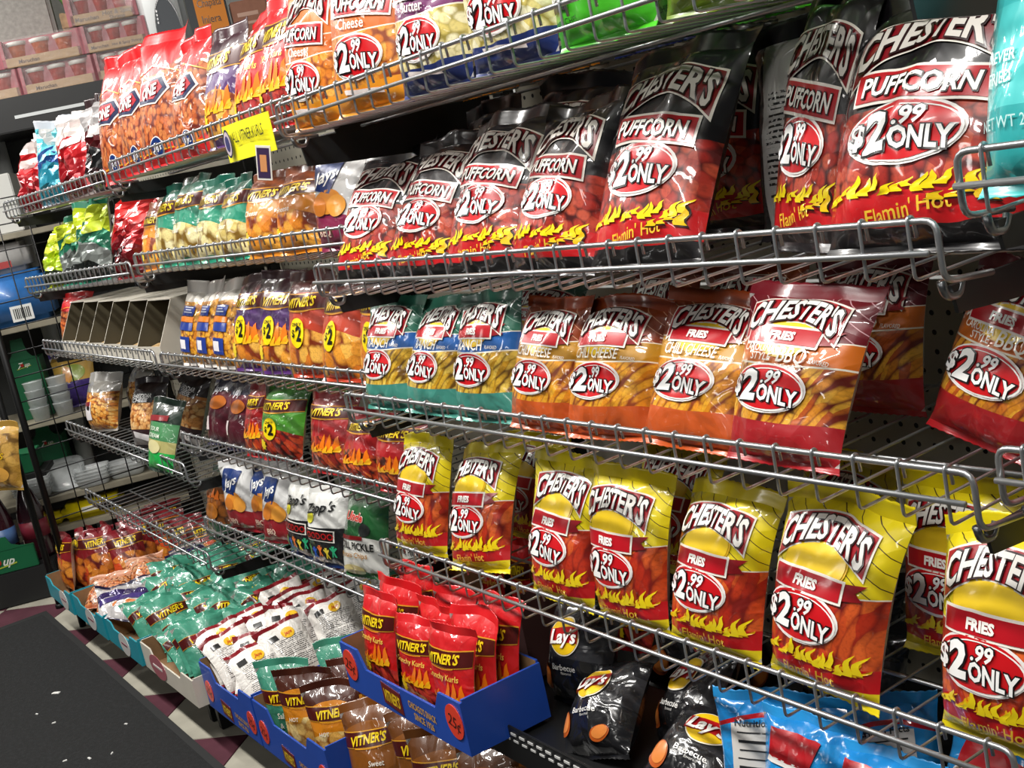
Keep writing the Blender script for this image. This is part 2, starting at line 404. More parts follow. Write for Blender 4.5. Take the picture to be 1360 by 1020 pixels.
# --- puffed corn bags
def puff_bag(key, top, pic, bottom, desc, hot=False, band=None, flav=None, low='#141113', flavcol='#f6f1e4'):
    P = Print(.76); cu = .03
    brand_arch(P, cu + .01, .825, fill='#cfcac2', size=.155, width=.72, shield='#7d0f1a' if hot else '#c2161f')
    wp = slant(-.10)
    P.rect('product_banner', cu + .02, .575, .70, .20, '#f3ece2', 3, warp=wp); P.rect('product_banner', cu + .02, .575, .67, .165, '#b5121f', 4, warp=wp)
    P.text('banner_lettering', 'PUFFCORN', cu + .02, .575, .105, '#faf6ee', .025, .12, 6, '#1c1012', .05, width=.58, warp=wp, parent='product_banner')
    if hot:
        badge(P, cu - .02, .385, 1.02)
        P.flames('flame_print', -.46, .42, .215, .13, '#f6dc14', 8, 15)
        P.flames('flame_print', .12, .44, .17, .11, '#2a1206', 9, 4, 3); P.flames('flame_print', .13, .43, .168, .085, '#f2c81a', 9, 4, 4)
        P.text('flavour_lettering', "Flamin' Hot", cu - .02, .105, .07, '#f3c63a', .01, .25, 3, None, rot=8)
        bands = [(0, low), (.045, '#c31219'), (.18, '#8e1a12'), (.50, top)]
        front = film('film_' + key, bands, (.18, .50, 'puff', pic), None, -.1)
    else:
        badge(P, cu - .02, .27, 1.05)
        P.text('flavour_lettering', flav, cu - .03, .465, .085, flavcol, .012, .05, 3, None, warp=slant(-.08))
        P.rect('weight_strip', .02, .075, .5, .035, '#efe4e0', 2, warp=slant(-.08))
        bands = [(0, bottom), (.11, pic[2]), (.40, '#f1ead8'), (.41, band), (.52, '#f1ead8'), (.53, top)]
        front = film('film_' + key, bands, (.11, .40, 'puff', pic), None, -.1)
    Design(key, front, gb if hot else wb, top, P, bulge=.22, crumple=1.3, desc=desc, seal2=low if hot else bottom)
puff_bag('puffhot', '#131114', ['#4a0a08', '#9a2016', '#b53624', '#c65438'], '#131114', 'black and red puffed corn bag', True)
puff_bag('puffcheese', '#d9701a', ['#8a3a08', '#d8791c', '#e89a34', '#f0b04a'], '#e8951e', 'orange cheese puffed corn bag', band='#d2691e', flav='Cheese')
puff_bag('puffbutter', '#e8cf3a', ['#9a8a3a', '#d8c46a', '#ece0a8', '#f2ecc8'], '#1a2d6b', 'yellow and navy butter puffed corn bag', band='#6a1a5c', flav='Butter')
# --- plain bags at the right of the top shelf
P = Print(); P.rect('label_panel', -.3, .28, .22, .3, '#1c1c1a', 2); P.text('label_lettering', 'METER', -.3, .22, .05, '#f2f2ee', .02, 0, 3, parent='label_panel'); P.oval('picture_panel', .05, .45, .22, .2, '#c0301a', 2)
P.text('label_lettering', 'KELP CHIPS', -.25, .1, .04, '#0f3a14', .01, 0, 3)
Design('greenchip', film('film_greenchip', [(0, '#3fae1e'), (.2, '#5fd02a'), (.7, '#48b822')], None, None, -.1), wb, '#48b822', P, desc='bright green chip bag')
P = Print(); P.text('label_lettering', 'NET WT', .1, .45, .06, '#2c3010', .01, 0, 2); P.text('label_lettering', 'CHIPS & DIPS', -.05, .15, .05, '#2c3010', .01, 0, 2)
Design('olive', film('film_olive', [(0, '#6f8a1c'), (.5, '#7f9a26')], None, None, -.1), wb, '#6f8a1c', P, desc='olive green chip bag')
P = Print(); P.text('label_lettering', 'NEVER', -.32, .42, .05, '#d8f4f2', .015, 0, 2); P.text('label_lettering', 'FRIED', -.32, .35, .05, '#d8f4f2', .015, 0, 2); P.text('label_lettering', '120', -.05, .39, .08, '#e8fbfa', .015, .2, 2)
P.text('label_lettering', 'NET WT 2.85 OZ', -.2, .2, .05, '#bfe6e4', .005, 0, 2)
Design('tealbag', film('film_teal', [(0, '#2ea7a8'), (.25, '#4fc7c6'), (.6, '#3fb9ba')], None, None, 0), wb, '#3fb9ba', P, desc='teal snack bag')
# --- maroon header potato chip family
def header(P, cv=.74, h=.21, cu=0.0, txt="VITNER'S", size=.13, w=.98, col='#4a1210', line='#d79a2a', width=.60, parent=None):
    wp = arch(-.05, 0, .5)
    P.rect('header_band', cu, cv, w, h + .03, line, 1, warp=wp, nx=14); P.rect('header_band', cu, cv, w, h, col, 2, warp=wp, nx=14)
    P.text('brand_lettering', txt, cu, cv + .005, size, '#f2d21c', .03, .2, 3, '#7a2208', .03, width=width, warp=slant(.05), parent='header_band')
    P.rect('header_band', cu, cv - .10, width * .8, .012, '#e8a01e', 3, warp=arch(-.03, 0, .3))
def vbag(key, body, pic, kind, desc, flav=None, two=False, topcol=None, flames=False, bottom=None, picv=(.05, .48), flavcol='#f4efe2', star=True, asp=.78, hv=.74):
    P = Print(asp); header(P, hv)
    for tx, uu, vv, sz in flav or []: P.text('flavour_lettering', tx, uu, vv, sz, flavcol, .012, .1, 3)
    if two:
        P.oval('price_sticker', -.02, .42, .17, .20, '#f4d80e', 3)
        P.text('price_lettering', '$', -.095, .42, .10, '#161412', .02, 0, 5, parent='price_sticker'); P.text('price_lettering', '2', .03, .415, .19, '#161412', .04, 0, 5, parent='price_sticker')
        P.text('price_lettering', 'ONLY', -.02, .51, .05, '#161412', .02, 0, 5, parent='price_sticker')
    if flames: P.flames('flame_print', -.40, .40, .40, .30, '#f07a14', 4, 6, 1); P.flames('flame_print', -.3, .42, .34, .2, '#f5b51c', 6, 6, 2)
    if star:
        pts = []
        for i in range(16):
            rr = .11 if i % 2 else .075; pts.append((rr * math.cos(i * math.pi / 8), rr * math.sin(i * math.pi / 8)))
        P.poly('burst_print', -.27, .20, pts, '#f3d31a', 2)
    bands = [(0, bottom or body), (.05, body), (.62, body), (.85, topcol or body)]
    front = film('film_' + key, bands, (picv[0], picv[1], kind, pic), None, .35)
    Design(key, front, wb, topcol or body, P, desc=desc, bulge=.22, seal2=bottom or body)
YC = ['#7a5a14', '#d8c070', '#ecdc9a', '#f2e8b8']; OC = ['#7a2a04', '#d8781a', '#eca030', '#f0b84e']; RC = ['#3a0604', '#8e140e', '#b52816', '#cf4a20']
vbag('vgreen', '#1f8a6c', YC, 'chips', 'green salt and sour chip bag', [('Salt', -.2, .50, .09), ('& Sour', -.15, .39, .09)], star=False, topcol='#145a48')
vbag('vorange', '#e08a1e', OC, 'chips', 'orange cheese chip bag', [('Cheese', -.12, .50, .09)], topcol='#7a3a10')
vbag('vpurple', '#4d2468', OC, 'chips', 'purple hot potato chip bag', [('Hot', -.22, .44, .08)], flames=True, topcol='#3a1420')
vbag('vpurple2', '#4d2468', OC, 'chips', 'purple two dollar chip bag', two=True, flames=True, topcol='#3a1420', star=True)
vbag('vred2', '#b5381a', OC, 'chips', 'rust orange two dollar chip bag', two=True, topcol='#4a1210', star=False)
vbag('vgreen2', '#4d9a2a', RC, 'kurl', 'bright green two dollar chip bag', two=True, topcol='#2a6a1e', bottom='#a01812', picv=(.0, .42))
vbag('vredhot', '#a8161a', ['#3a0604', '#8e1a10', '#b93c18', '#d8662a'], 'kurl', 'clear fronted red corn snack bag', topcol='#7c1014', star=False, flames=True, hv=.80)
vbag('kurls', '#c4161a', ['#48080a', '#9a1c1a', '#c04028', '#b03030'], 'kurl', 'red crunchy corn curl bag', [('Crunchy Kurls', -.02, .555, .085)], flames=True, topcol='#d01a20', flavcol='#f3d45a', star=True, bottom='#b01218', picv=(.04, .30))
vbag('sgreen', '#418f76', YC, 'chips', 'small green chip bag', [('Salt', -.1, .36, .1), ('& Sour', 0, .22, .1)], star=False, picv=(.0, .01), hv=.60)
vbag('sorange', '#d08014', ['#8a4a08', '#e0a23a', '#efcf80', '#f4e0a0'], 'chips', 'small orange potato chip bag', [('HOT', -.2, .46, .07)], topcol='#4a1f10', star=False, hv=.70)
vbag('sbrown', '#8a4f10', ['#4a2606', '#a0621a', '#b5781f', '#8a5010'], 'chips', 'small brown chip bag', [('Sweet', .1, .40, .08), ('Cheddar', .1, .30, .08)], topcol='#6a3a0c', star=False, hv=.66, picv=(.0, .15))
vbag('shot', '#7c1018', ['#5a0a08', '#c0641a', '#e09030', '#d8481c'], 'chips', 'small maroon and orange hot fries bag', star=False, picv=(.02, .62), hv=.80, topcol='#7c1420')
P = Print(.8); P.oval('brand_print', .05, .80, .13, .12, '#e8b82a', 2); P.text('print_lettering', "Jays", .05, .80, .07, '#c0281a', .02, .2, 3, parent='brand_print'); P.rect('barcode_panel', -.28, .80, .18, .12, '#2a2a2a', 2, nx=3)
Design('sback', backprint('film_sback', '#e6e2dc', '#2c282a'), film('film_sback_b', [(0, '#6e1420'), (.5, '#8a1a24')], None), '#8a1a24', P, desc='small bag turned to show its white printed back')
P = Print(.8); P.rect('stripe_print', 0, .5, .9, .2, '#3a2a6e', 2, warp=slant(.2)); P.oval('picture_panel', .1, .3, .2, .12, '#c8702a', 2)
Design('spurple', film('film_spurple', [(0, '#d8d4d4'), (.3, '#e6e2e0'), (.6, '#3a2e62'), (.8, '#d8d4d4')], None, None, .4, .2, .25, .8), wb, '#1e1a3a', P, desc='small white and purple foil bag', crumple=1.6)
P = Print(.8)
Design('sclear', film('film_sclear', [(0, '#b5623a'), (.5, '#c98a6a')], (.05, .8, 'crumb', ['#5a2008', '#c0602a', '#d88a4a', '#e0b090']), None, 0), wb, '#d8a890', P, desc='small pink clear-fronted snack bag', crumple=1.5)
# --- other chips
def jays(key, low, desc):
    P = Print(.85); P.poly('brand_panel', -.18, .74, [(-.24, -.14), (.2, -.22), (.30, .22), (-.2, .26)], '#1a3470', 2); P.text('brand_lettering', 'Jays', -.14, .76, .17, '#f4f4f2', .02, .3, 4, parent='brand_panel', rot=18)
    P.oval('picture_panel', .0, .47, .26, .16, '#d8892e', 2); P.oval('picture_panel', .18, .42, .17, .14, '#e39a3c', 3); P.oval('picture_panel', -.16, .42, .15, .12, '#c9772a', 3)
    P.text('flavour_lettering', 'BBQ', -.1, .15, .1, '#f2d8c0', .01, 0, 2)
    Design(key, film('film_' + key, [(0, low), (.34, '#d9d9d8')], None, None, .25), wb, '#d9d9d8', P, desc=desc, seal2=low)
jays('jays', '#8a1f4a', 'white and blue chip bag'); jays('jays2', '#8e1420', 'white, blue and red chip bag')
P = Print(.85); P.oval('picture_panel', 0, .62, .3, .13, '#b5621e', 2); P.text('brand_lettering', 'Jays', -.1, .85, .14, '#dcdce2', .02, .3, 3); P.rect('label_panel', -.28, .3, .12, .25, '#d8c8c8', 2, nx=3)
Design('burg', film('film_burg', [(0, '#4a0c1c'), (.5, '#5c1024'), (.8, '#1c1a34')], None), wb, '#1c1a34', P, desc='burgundy barbecue chip bag')
P = Print(.8); P.text('brand_lettering', "Zapp's", -.02, .80, .17, '#1a1a1a', .02, .25, 3, warp=slant(.08)); P.oval('picture_panel', -.22, .66, .12, .1, '#e8e23a', 2); P.rect('flavour_panel', 0, .42, .72, .2, '#f0ece4', 2, warp=slant(-.05)); P.rect('flavour_panel', 0, .42, .68, .165, '#1c1210', 3, warp=slant(-.05)); P.text('flavour_lettering', 'VOODOO', 0, .42, .11, '#a81c1c', .02, 0, 4, parent='flavour_panel', warp=slant(-.05))
for i, c in enumerate(('#3a9a3a', '#2a5ac0', '#e0702a', '#e8d23a', '#2aa070')):
    x = -.32 + i * .16
    P.poly('figure_print', x, .20 - .03 * (i % 2), [(-.02, .0), (-.07, .06), (-.05, .08), (-.015, .05), (-.03, .10), (.03, .10), (.015, .05), (.05, .08), (.07, .06), (.02, .0), (.05, -.09), (.02, -.09), (0, -.03), (-.02, -.09), (-.05, -.09)], c, 2)
Design('zapp', film('film_zapp', [(0, '#131316'), (.52, '#dcdcd8')], None), wb, '#dcdcd8', P, desc='black and white voodoo chip bag', seal2='#15306a')
P = Print(.85); P.text('brand_lettering', 'Uncle', -.05, .76, .13, '#c23028', .03, .2, 3, '#f0e8dc', .04, warp=slant(-.05)); P.oval('seal_print', .2, .60, .11, .1, '#2a2e2c', 2); P.rect('flavour_panel', -.12, .49, .6, .06, '#8e1a1c', 2); P.text('flavour_lettering', 'DILL PICKLE', 0, .39, .11, '#1a1a18', .03, 0, 3, width=.72, warp=slant(-.04)); P.text('flavour_lettering', 'Potato Chips', -.08, .27, .085, '#b07a2a', .01, .2, 3)
P.oval('picture_panel', -.15, .07, .26, .08, '#d8c888', 2)
Design('pickle', film('film_pickle', [(0, '#2a6a34'), (.05, '#dcdcd6'), (.51, '#1e5a2c')], None, None, .2), wb, '#1e5a2c', P, desc='green and white pickle chip bag')
P = Print(.8); P.oval('brand_print', 0, .66, .24, .235, '#f4ecd8', 2, n=36); P.oval('brand_print', 0, .66, .225, .22, '#f2c71a', 3, n=36)
P.rect('brand_print', 0, .665, .44, .19, '#b5161c', 4, warp=wave(.03, 7, .4)); P.text('brand_lettering', "Lay's", 0, .665, .165, '#fbf8f2', .03, .15, 6, '#8a0f14', .02, width=.40, parent='brand_print', warp=slant(.10))
P.text('flavour_lettering', 'Barbecue', 0, .36, .075, '#e2e0dc', .01, 0, 2); P.text('flavour_lettering', 'flavored', .04, .305, .035, '#c8c6c2', .0, 0, 2)
for x, y, a, b_, r_ in ((-.34, .25, .12, .17, 20), (.25, .14, .13, .075, 35)):
    P.oval('chip_picture#%d' % (x > 0), x, y, a, b_, '#b5541a', 2, rot=r_); P.oval('chip_picture#%d' % (x > 0), x + .01, y + .01, a * .8, b_ * .8, '#d8813a', 3, rot=r_)
Design('lays', film('film_lays', [(0, '#1a1a1c'), (.45, '#2e2e31'), (.8, '#1c1c1f')], None, None, .1, .22), backprint('back_lays', '#b8b6b4', '#141416', '#1c1c1f'), '#19191b', P, bulge=.27, crumple=1.5, desc='black barbecue chip bag')
P = Print(.8); P.poly('brand_panel', -.1, .78, [(-.26, -.1), (.2, -.18), (.3, .14), (-.25, .2)], '#b5141e', 2); P.poly('brand_panel', -.1, .66, [(-.28, -.0), (.2, -.08), (.26, -.02), (-.26, .06)], '#eeeae6', 2); P.oval('brand_panel', -.24, .52, .10, .07, '#f0c81e', 2)
Design('ruffle', film('film_ruffle', [(0, '#1a7ac0'), (.5, '#2590d6'), (.9, '#1f84cc')], None, None, 0, .22), wb, '#2a96da', P, crumple=1.4, desc='bright blue ridged chip bag', seal2='#1a7ac0')
P = Print(.8); P.rect('nutrition_panel', -.02, .46, .62, .88, '#dedbd6', 2, ny=8); P.text('nutrition_lettering', 'Nutrition Facts', -.02, .82, .07, '#141414', .02, 0, 3, width=.54, parent='nutrition_panel')
for i in range(9): P.rect('nutrition_lettering', -.02 - .03 * (i % 3), .74 - i * .075, .5 - .08 * (i % 3), .030 if i in (1, 4) else .016, '#2a2a2c', 3, nx=5, ny=1)
Design('rufflab', film('film_rufflab', [(0, '#1a7ac0'), (.5, '#2590d6'), (.86, '#b5141e'), (.9, '#1f84cc')], None, None, .5, .22), wb, '#2a96da', P, crumple=1.5, desc='bright blue chip bag turned to its nutrition facts panel')
def rinds(key, desc, label=True):
    P = Print(.62)
    if label:
        P.poly('brand_panel', 0, .56, [(-.33, -.14), (.18, -.17), (.40, .02), (.26, .21), (-.28, .16)], '#f1e9df', 2); P.poly('brand_panel', 0, .56, [(-.30, -.12), (.17, -.15), (.36, .02), (.24, .18), (-.26, .14)], '#16204a', 3); P.poly('brand_panel', -.02, .57, [(-.27, -.09), (.15, -.12), (.30, .02), (.2, .13), (-.22, .11)], '#b01c2c', 4)
        P.text('brand_lettering', 'ONE', -.01, .565, .15, '#f6f2ea', .03, .15, 6, '#3a0c14', .03, width=.36, parent='brand_panel', rot=8)
        P.oval('maker_print', .12, .12, .13, .13, '#eceae6', 2); P.oval('maker_print', .12, .12, .115, .115, '#16306e', 3); P.text('maker_lettering', 'Jays', .12, .12, .08, '#f4f4f2', .02, .2, 4, parent='maker_print')
    for k in (1,): P.poly('piping_print#top', 0, .70, [(-.48, .0), (0, .13), (.48, .0), (.48, .02), (0, .15), (-.48, .02)], '#f0a01e', 2)
    P.poly('piping_print', 0, .06, [(-.48, .0), (.48, .06), (.48, .08), (-.48, .02)], '#f0a01e', 2)
    front = film('film_' + key, [(0, '#c8161a'), (.08, '#c4441a'), (.70, '#c8161c')], (.05, .70, 'crumb', ['#6a1c08', '#b5521c', '#d8874a', '#c8662a']), None, -.55)
    Design(key, front, wb, '#c8161c', P, desc=desc, bulge=.24, crumple=1.2)
rinds('rinds', 'red and clear bag of pork rinds'); rinds('rinds2', 'dark red bag of pork rinds', False)
def foil(key, cols, desc, seal, txt=None, tcol='#e8e4e0'):
    P = Print(.8)
    if txt: P.text('brand_lettering', txt, -.05, .3, .12, tcol, .03, .15, 3, '#161616', .03)
    P.poly('slash_print', .08, .62, [(-.4, -.1), (.3, .02), (.38, .22), (-.25, .05)], cols[-1], 2)
    Design(key, film('film_' + key, [(i / len(cols), c) for i, c in enumerate(cols)], None, None, .6, .25, .35, .25), backprint('back_' + key, '#c4c2c0', '#2a2a2c'), seal, P, crumple=4.2, bulge=.2, desc=desc, facet=True)
foil('foilred', ['#7c0f18', '#a0141e', '#c41a22', '#e4d8d4'], 'crumpled red foil chip bag', '#d8d0cc')
foil('foilorange', ['#8a2a14', '#d0701e', '#dcd6ce', '#c02a3a'], 'crumpled orange, white and red foil bag', '#d8d0cc')
foil('foilblue', ['#1f7f94', '#2a90a8', '#25508e', '#6ad0dc'], 'crumpled metallic blue foil chip bag', '#c8ccd4')
foil('foildark', ['#2a1014', '#1c1a1c', '#5a1018', '#c8c4c4'], 'dark red and black foil chip bag', '#2a1216')
foil('foillime', ['#1e2a12', '#a8c41a', '#c4da1e', '#e0ea3a'], 'crumpled lime yellow foil chip bag', '#cadc20')
foil('foilgreen', ['#1a1e1c', '#8a908c', '#2a7a5c', '#c8da2a'], 'green, silver and black foil chip bag', '#1f7a5e')
foil('foiltaki', ['#6a0c16', '#7c0f1a', '#b5161e', '#d8201e'], 'crumpled dark red rolled corn snack bag', '#8a1018', 'JACKERS', '#2a060a')
P = Print(.7); P.rect('label_panel', -.02, .50, .62, .16, '#22398a', 3, warp=slant(-.06)); P.rect('label_panel', -.02, .72, .5, .2, '#22398a', 3, warp=slant(-.06)); P.rect('label_panel', -.02, .60, .6, .10, '#e87a1c', 3, warp=slant(-.06)); [P.rect('label_lettering', -.02, .77 - .035 * k, .36 - .1 * (k % 2), .02, '#e4e6f0', 4, nx=4, ny=1, warp=slant(-.06), parent='label_panel') for k in range(3)]; P.rect('lower_label', -.02, .25, .5, .30, '#22398a', 3, warp=slant(-.06)); P.rect('barcode_panel', -.05, .25, .24, .18, '#e6e2e6', 4, nx=3, warp=slant(-.06))
Design('cornnut', film('film_cornnut', [(0, '#c8861e'), (.85, '#c9c4ba')], (.0, .82, 'corn', ['#7a3e08', '#d8921c', '#eab038', '#c87c18']), None, -.1), wb, '#cfcac4', P, desc='clear popcorn ball bag with blue label', bulge=.26, top=.14, nm='popcorn_bag', cat='popcorn bag')
P = Print(.72); P.rect('label_panel', -.24, .36, .36, .5, '#e6e0e2', 2); P.rect('label_panel', -.24, .50, .3, .12, '#7c1a26', 3, nx=4); P.oval('label_panel', -.16, .42, .07, .06, '#1c1618', 4)
Design('popcorn', film('film_popcorn', [(0, '#c88a2e'), (.72, '#a8a49c')], (.0, .74, 'corn', ['#7a3a0a', '#cf7a20', '#e8a244', '#eebc6a']), None, -.2), wb, '#b5b2ac', P, desc='clear caramel popcorn bag with white label', bulge=.3, top=.16, nm='popcorn_bag', cat='popcorn bag')
P = Print(.72); P.rect('label_panel', 0, .74, .7, .22, '#1c1a1c', 2); P.text('label_lettering', 'CHEDDAR', 0, .77, .09, '#e2e2e2', .02, 0, 3, parent='label_panel'); P.text('label_lettering', 'CHEESE', 0, .70, .09, '#e2e2e2', .02, 0, 3, parent='label_panel'); P.rect('lower_label', .1, .13, .5, .14, '#e2dcdc', 3, warp=slant(-.2))
Design('popcheese', film('film_popcheese', [(0, '#b8b0ae'), (.1, '#2e1418'), (.26, '#c87a2e'), (.7, '#231417')], (.24, .66, 'corn', ['#8a4a14', '#d08a44', '#e4ab68', '#ecc48a']), None, 0), wb, '#231417', P, desc='dark-headed cheddar popcorn bag', bulge=.27, nm='popcorn_bag', cat='popcorn bag')
P = Print(.7); P.rect('label_panel', -.05, .78, .6, .12, '#8a2a2e', 3, warp=slant(.1)); P.oval('picture_panel', -.05, .35, .25, .14, '#d8cf9a', 2); P.text('label_lettering', 'SOUR', -.05, .62, .09, '#dfe8d8', .01, 0, 3); P.text('label_lettering', 'CREAM', -.05, .52, .09, '#dfe8d8', .01, 0, 3)
Design('greenmix', film('film_greenmix', [(0, '#1fae4a'), (.28, '#b8b070'), (.45, '#4a8a58'), (.72, '#1e2e24')], None), backprint('back_gm', '#c8c8c2', '#3a3a3a'), '#1e2e24', P, desc='green sour cream snack bag hanging over the rail')
P = Print(.8); P.oval('picture_panel', -.05, .42, .3, .16, '#c8792a', 2); P.flames('piping_print', -.4, .3, .7, .2, '#c8641e', 2, 4)
Design('brown', film('film_brown', [(0, '#1a4a30'), (.25, '#5a3212'), (.8, '#2a2a1c')], (.25, .7, 'chips', ['#2a1406', '#8a4a14', '#b56a20', '#6a3a10']), None), wb, '#1e3a2a', P, desc='dark brown and green chip bag')
P = Print(.8); P.oval('brand_panel', .0, .62, .3, .2, '#8ea03a', 2); P.oval('picture_panel', -.15, .6, .12, .2, '#d8923a', 3)
Design('purplebag', film('film_purplebag', [(0, '#3a2470'), (.45, '#c8a04a'), (.9, '#8a6a2a')], None), wb, '#3a2470', P, desc='purple and tan snack bag')
P = Print(.8); P.text('brand_lettering', 'CHIPS', 0, .55, .12, '#e8c020', .02, .2, 3, '#6a1a10', .03); P.oval('picture_panel', .0, .25, .3, .16, '#e0a648', 2); P.text('flavour_lettering', 'MIX', 0, .42, .08, '#2a8a80', .02, .2, 3)
Design('goldbag', film('film_goldbag', [(0, '#a8843a'), (.5, '#c49a4a')], (.0, .9, 'chips', ['#6a4a14', '#b88a34', '#d8aa50', '#c09040'])), wb, '#a8843a', P, desc='gold tortilla chip bag')

# ------------------------------------------------------------------ bag builder
def bag_grid(w, h, bulge, crumple, rng, nx=18, nz=24):
    u = np.linspace(-.5, .5, nx + 1)[:, None]; v = np.linspace(0, 1, nz + 1)[None, :]
    wp = (1 - .08 * np.sin(np.pi * v) ** .7) * (.90 + .10 * v)
    x = u * w * wp + w * .05 * rng.uniform(-1, 1) * (v - .3)
    vz = np.clip(v, 0, 1)
    fv = (np.sin(np.pi * np.clip(vz, 0, 1) ** .85)) ** .55
    fu = np.clip(1 - np.abs(2 * u) ** 2.4, 0, 1) ** .55
    t = w * bulge * fu * fv
    tl, cl_, cr_ = rng.uniform(-.03, .03), rng.uniform(-.06, .015), rng.uniform(-.06, .015)
    z = h * v * (1 + tl * u) + h * v ** 4 * (cl_ * np.clip(-2 * u, 0, 1) ** 3 + cr_ * np.clip(2 * u, 0, 1) ** 3) + .008 * h * v ** 6 * np.sin(u * rng.uniform(5, 11) + rng.uniform(0, 6))
    env = np.clip(fu, 0, 1)
    cr = np.zeros_like(t)
    for _ in range(int(7 + 3 * crumple)):
        a = rng.uniform(0, math.pi); p0 = (rng.uniform(-.5, .5), rng.uniform(0, 1)); s = rng.uniform(.035, .10)
        d = (u - p0[0]) * math.cos(a) + (v - p0[1]) * math.sin(a) * (h / w) * .8
        al = -(u - p0[0]) * math.sin(a) + (v - p0[1]) * math.cos(a) * (h / w) * .8
        cr += rng.uniform(-1, 1) * np.exp(-np.abs(d) / s) * np.exp(-(al / .35) ** 2)
    for vt in (1.0, 0.0):
        for k in range(4):
            fr = rng.uniform(14, 34); ph = rng.uniform(0, 6.28)
            cr += .34 * np.sin(fr * u + ph) * np.exp(-np.abs(v - vt) / .16) * np.clip(np.abs(v - vt) / .05, 0, 1)
    ce = env * np.clip(np.minimum(v, 1 - v) / .06, 0, 1)
    cr = cr * .0046 * crumple * ce * (w / .165)
    bend = w * .10 * rng.uniform(-1, 1) * (v ** 2) * np.sin(u * 4 + rng.uniform(0, 6)) + w * .06 * rng.uniform(-.4, 1) * v ** 3 + w * .02 * crumple * v ** 3 * np.sin(u * 13 + rng.uniform(0, 6))
    front = np.stack([x, bend - t * .98 + cr, z], -1)
    back = np.stack([x, bend + t * .72 - cr * .6, z], -1)
    return front, back, bend
def surf(G, U, V):
    nx, nz = G.shape[0] - 1, G.shape[1] - 1
    a = np.clip((U + .5) * nx, 0, nx - 1e-6); b = np.clip(V * nz, 0, nz - 1e-6)
    i = a.astype(int); j = b.astype(int); fa = (a - i)[:, None]; fb = (b - j)[:, None]
    A, B, C_, D_ = G[i, j], G[i + 1, j], G[i + 1, j + 1], G[i, j + 1]
    return np.where(fa >= fb, A + fa * (B - A) + fb * (C_ - B), A + fb * (D_ - A) + fa * (C_ - D_))
def seal_strip(name, row, h, sgn, m, parent, tilt, rng):
    """flat crimped seam with ribs and a pinked edge"""
    n = 30; ny = 5; V = []; F = []
    xs = np.linspace(0, 1, n + 1); px = np.interp(xs, np.linspace(0, 1, len(row)), row[:, 0]); py = np.interp(xs, np.linspace(0, 1, len(row)), row[:, 1]); pz = np.interp(xs, np.linspace(0, 1, len(row)), row[:, 2])
    ph = rng.uniform(0, 6)
    for side in (0, 1):
        for j in range(ny + 1):
            q = j / ny
            for i in range(n + 1):
                rib = .0009 * math.sin(q * 16) + .0025 * q * math.sin(xs[i] * 9 + ph)
                e = (.0012 if (i % 2) else 0) if j == ny else 0
                V.append((px[i] * (1 + .02 * q), py[i] + rib + tilt * q * h + side * .0008, pz[i] + sgn * (h * q - e)))
    st = (ny + 1) * (n + 1)
    for j in range(ny):
        for i in range(n):
            p = j * (n + 1) + i; F.append((p, p + 1, p + n + 2, p + n + 1)); F.append((st + p, st + p + n + 1, st + p + n + 2, st + p + 1))
    for i in range(n):
        p = ny * (n + 1) + i; F.append((p, p + 1, st + p + 1, st + p))
    return mesh_obj(name, V, F, m, parent, smooth=True)
NB = [0]
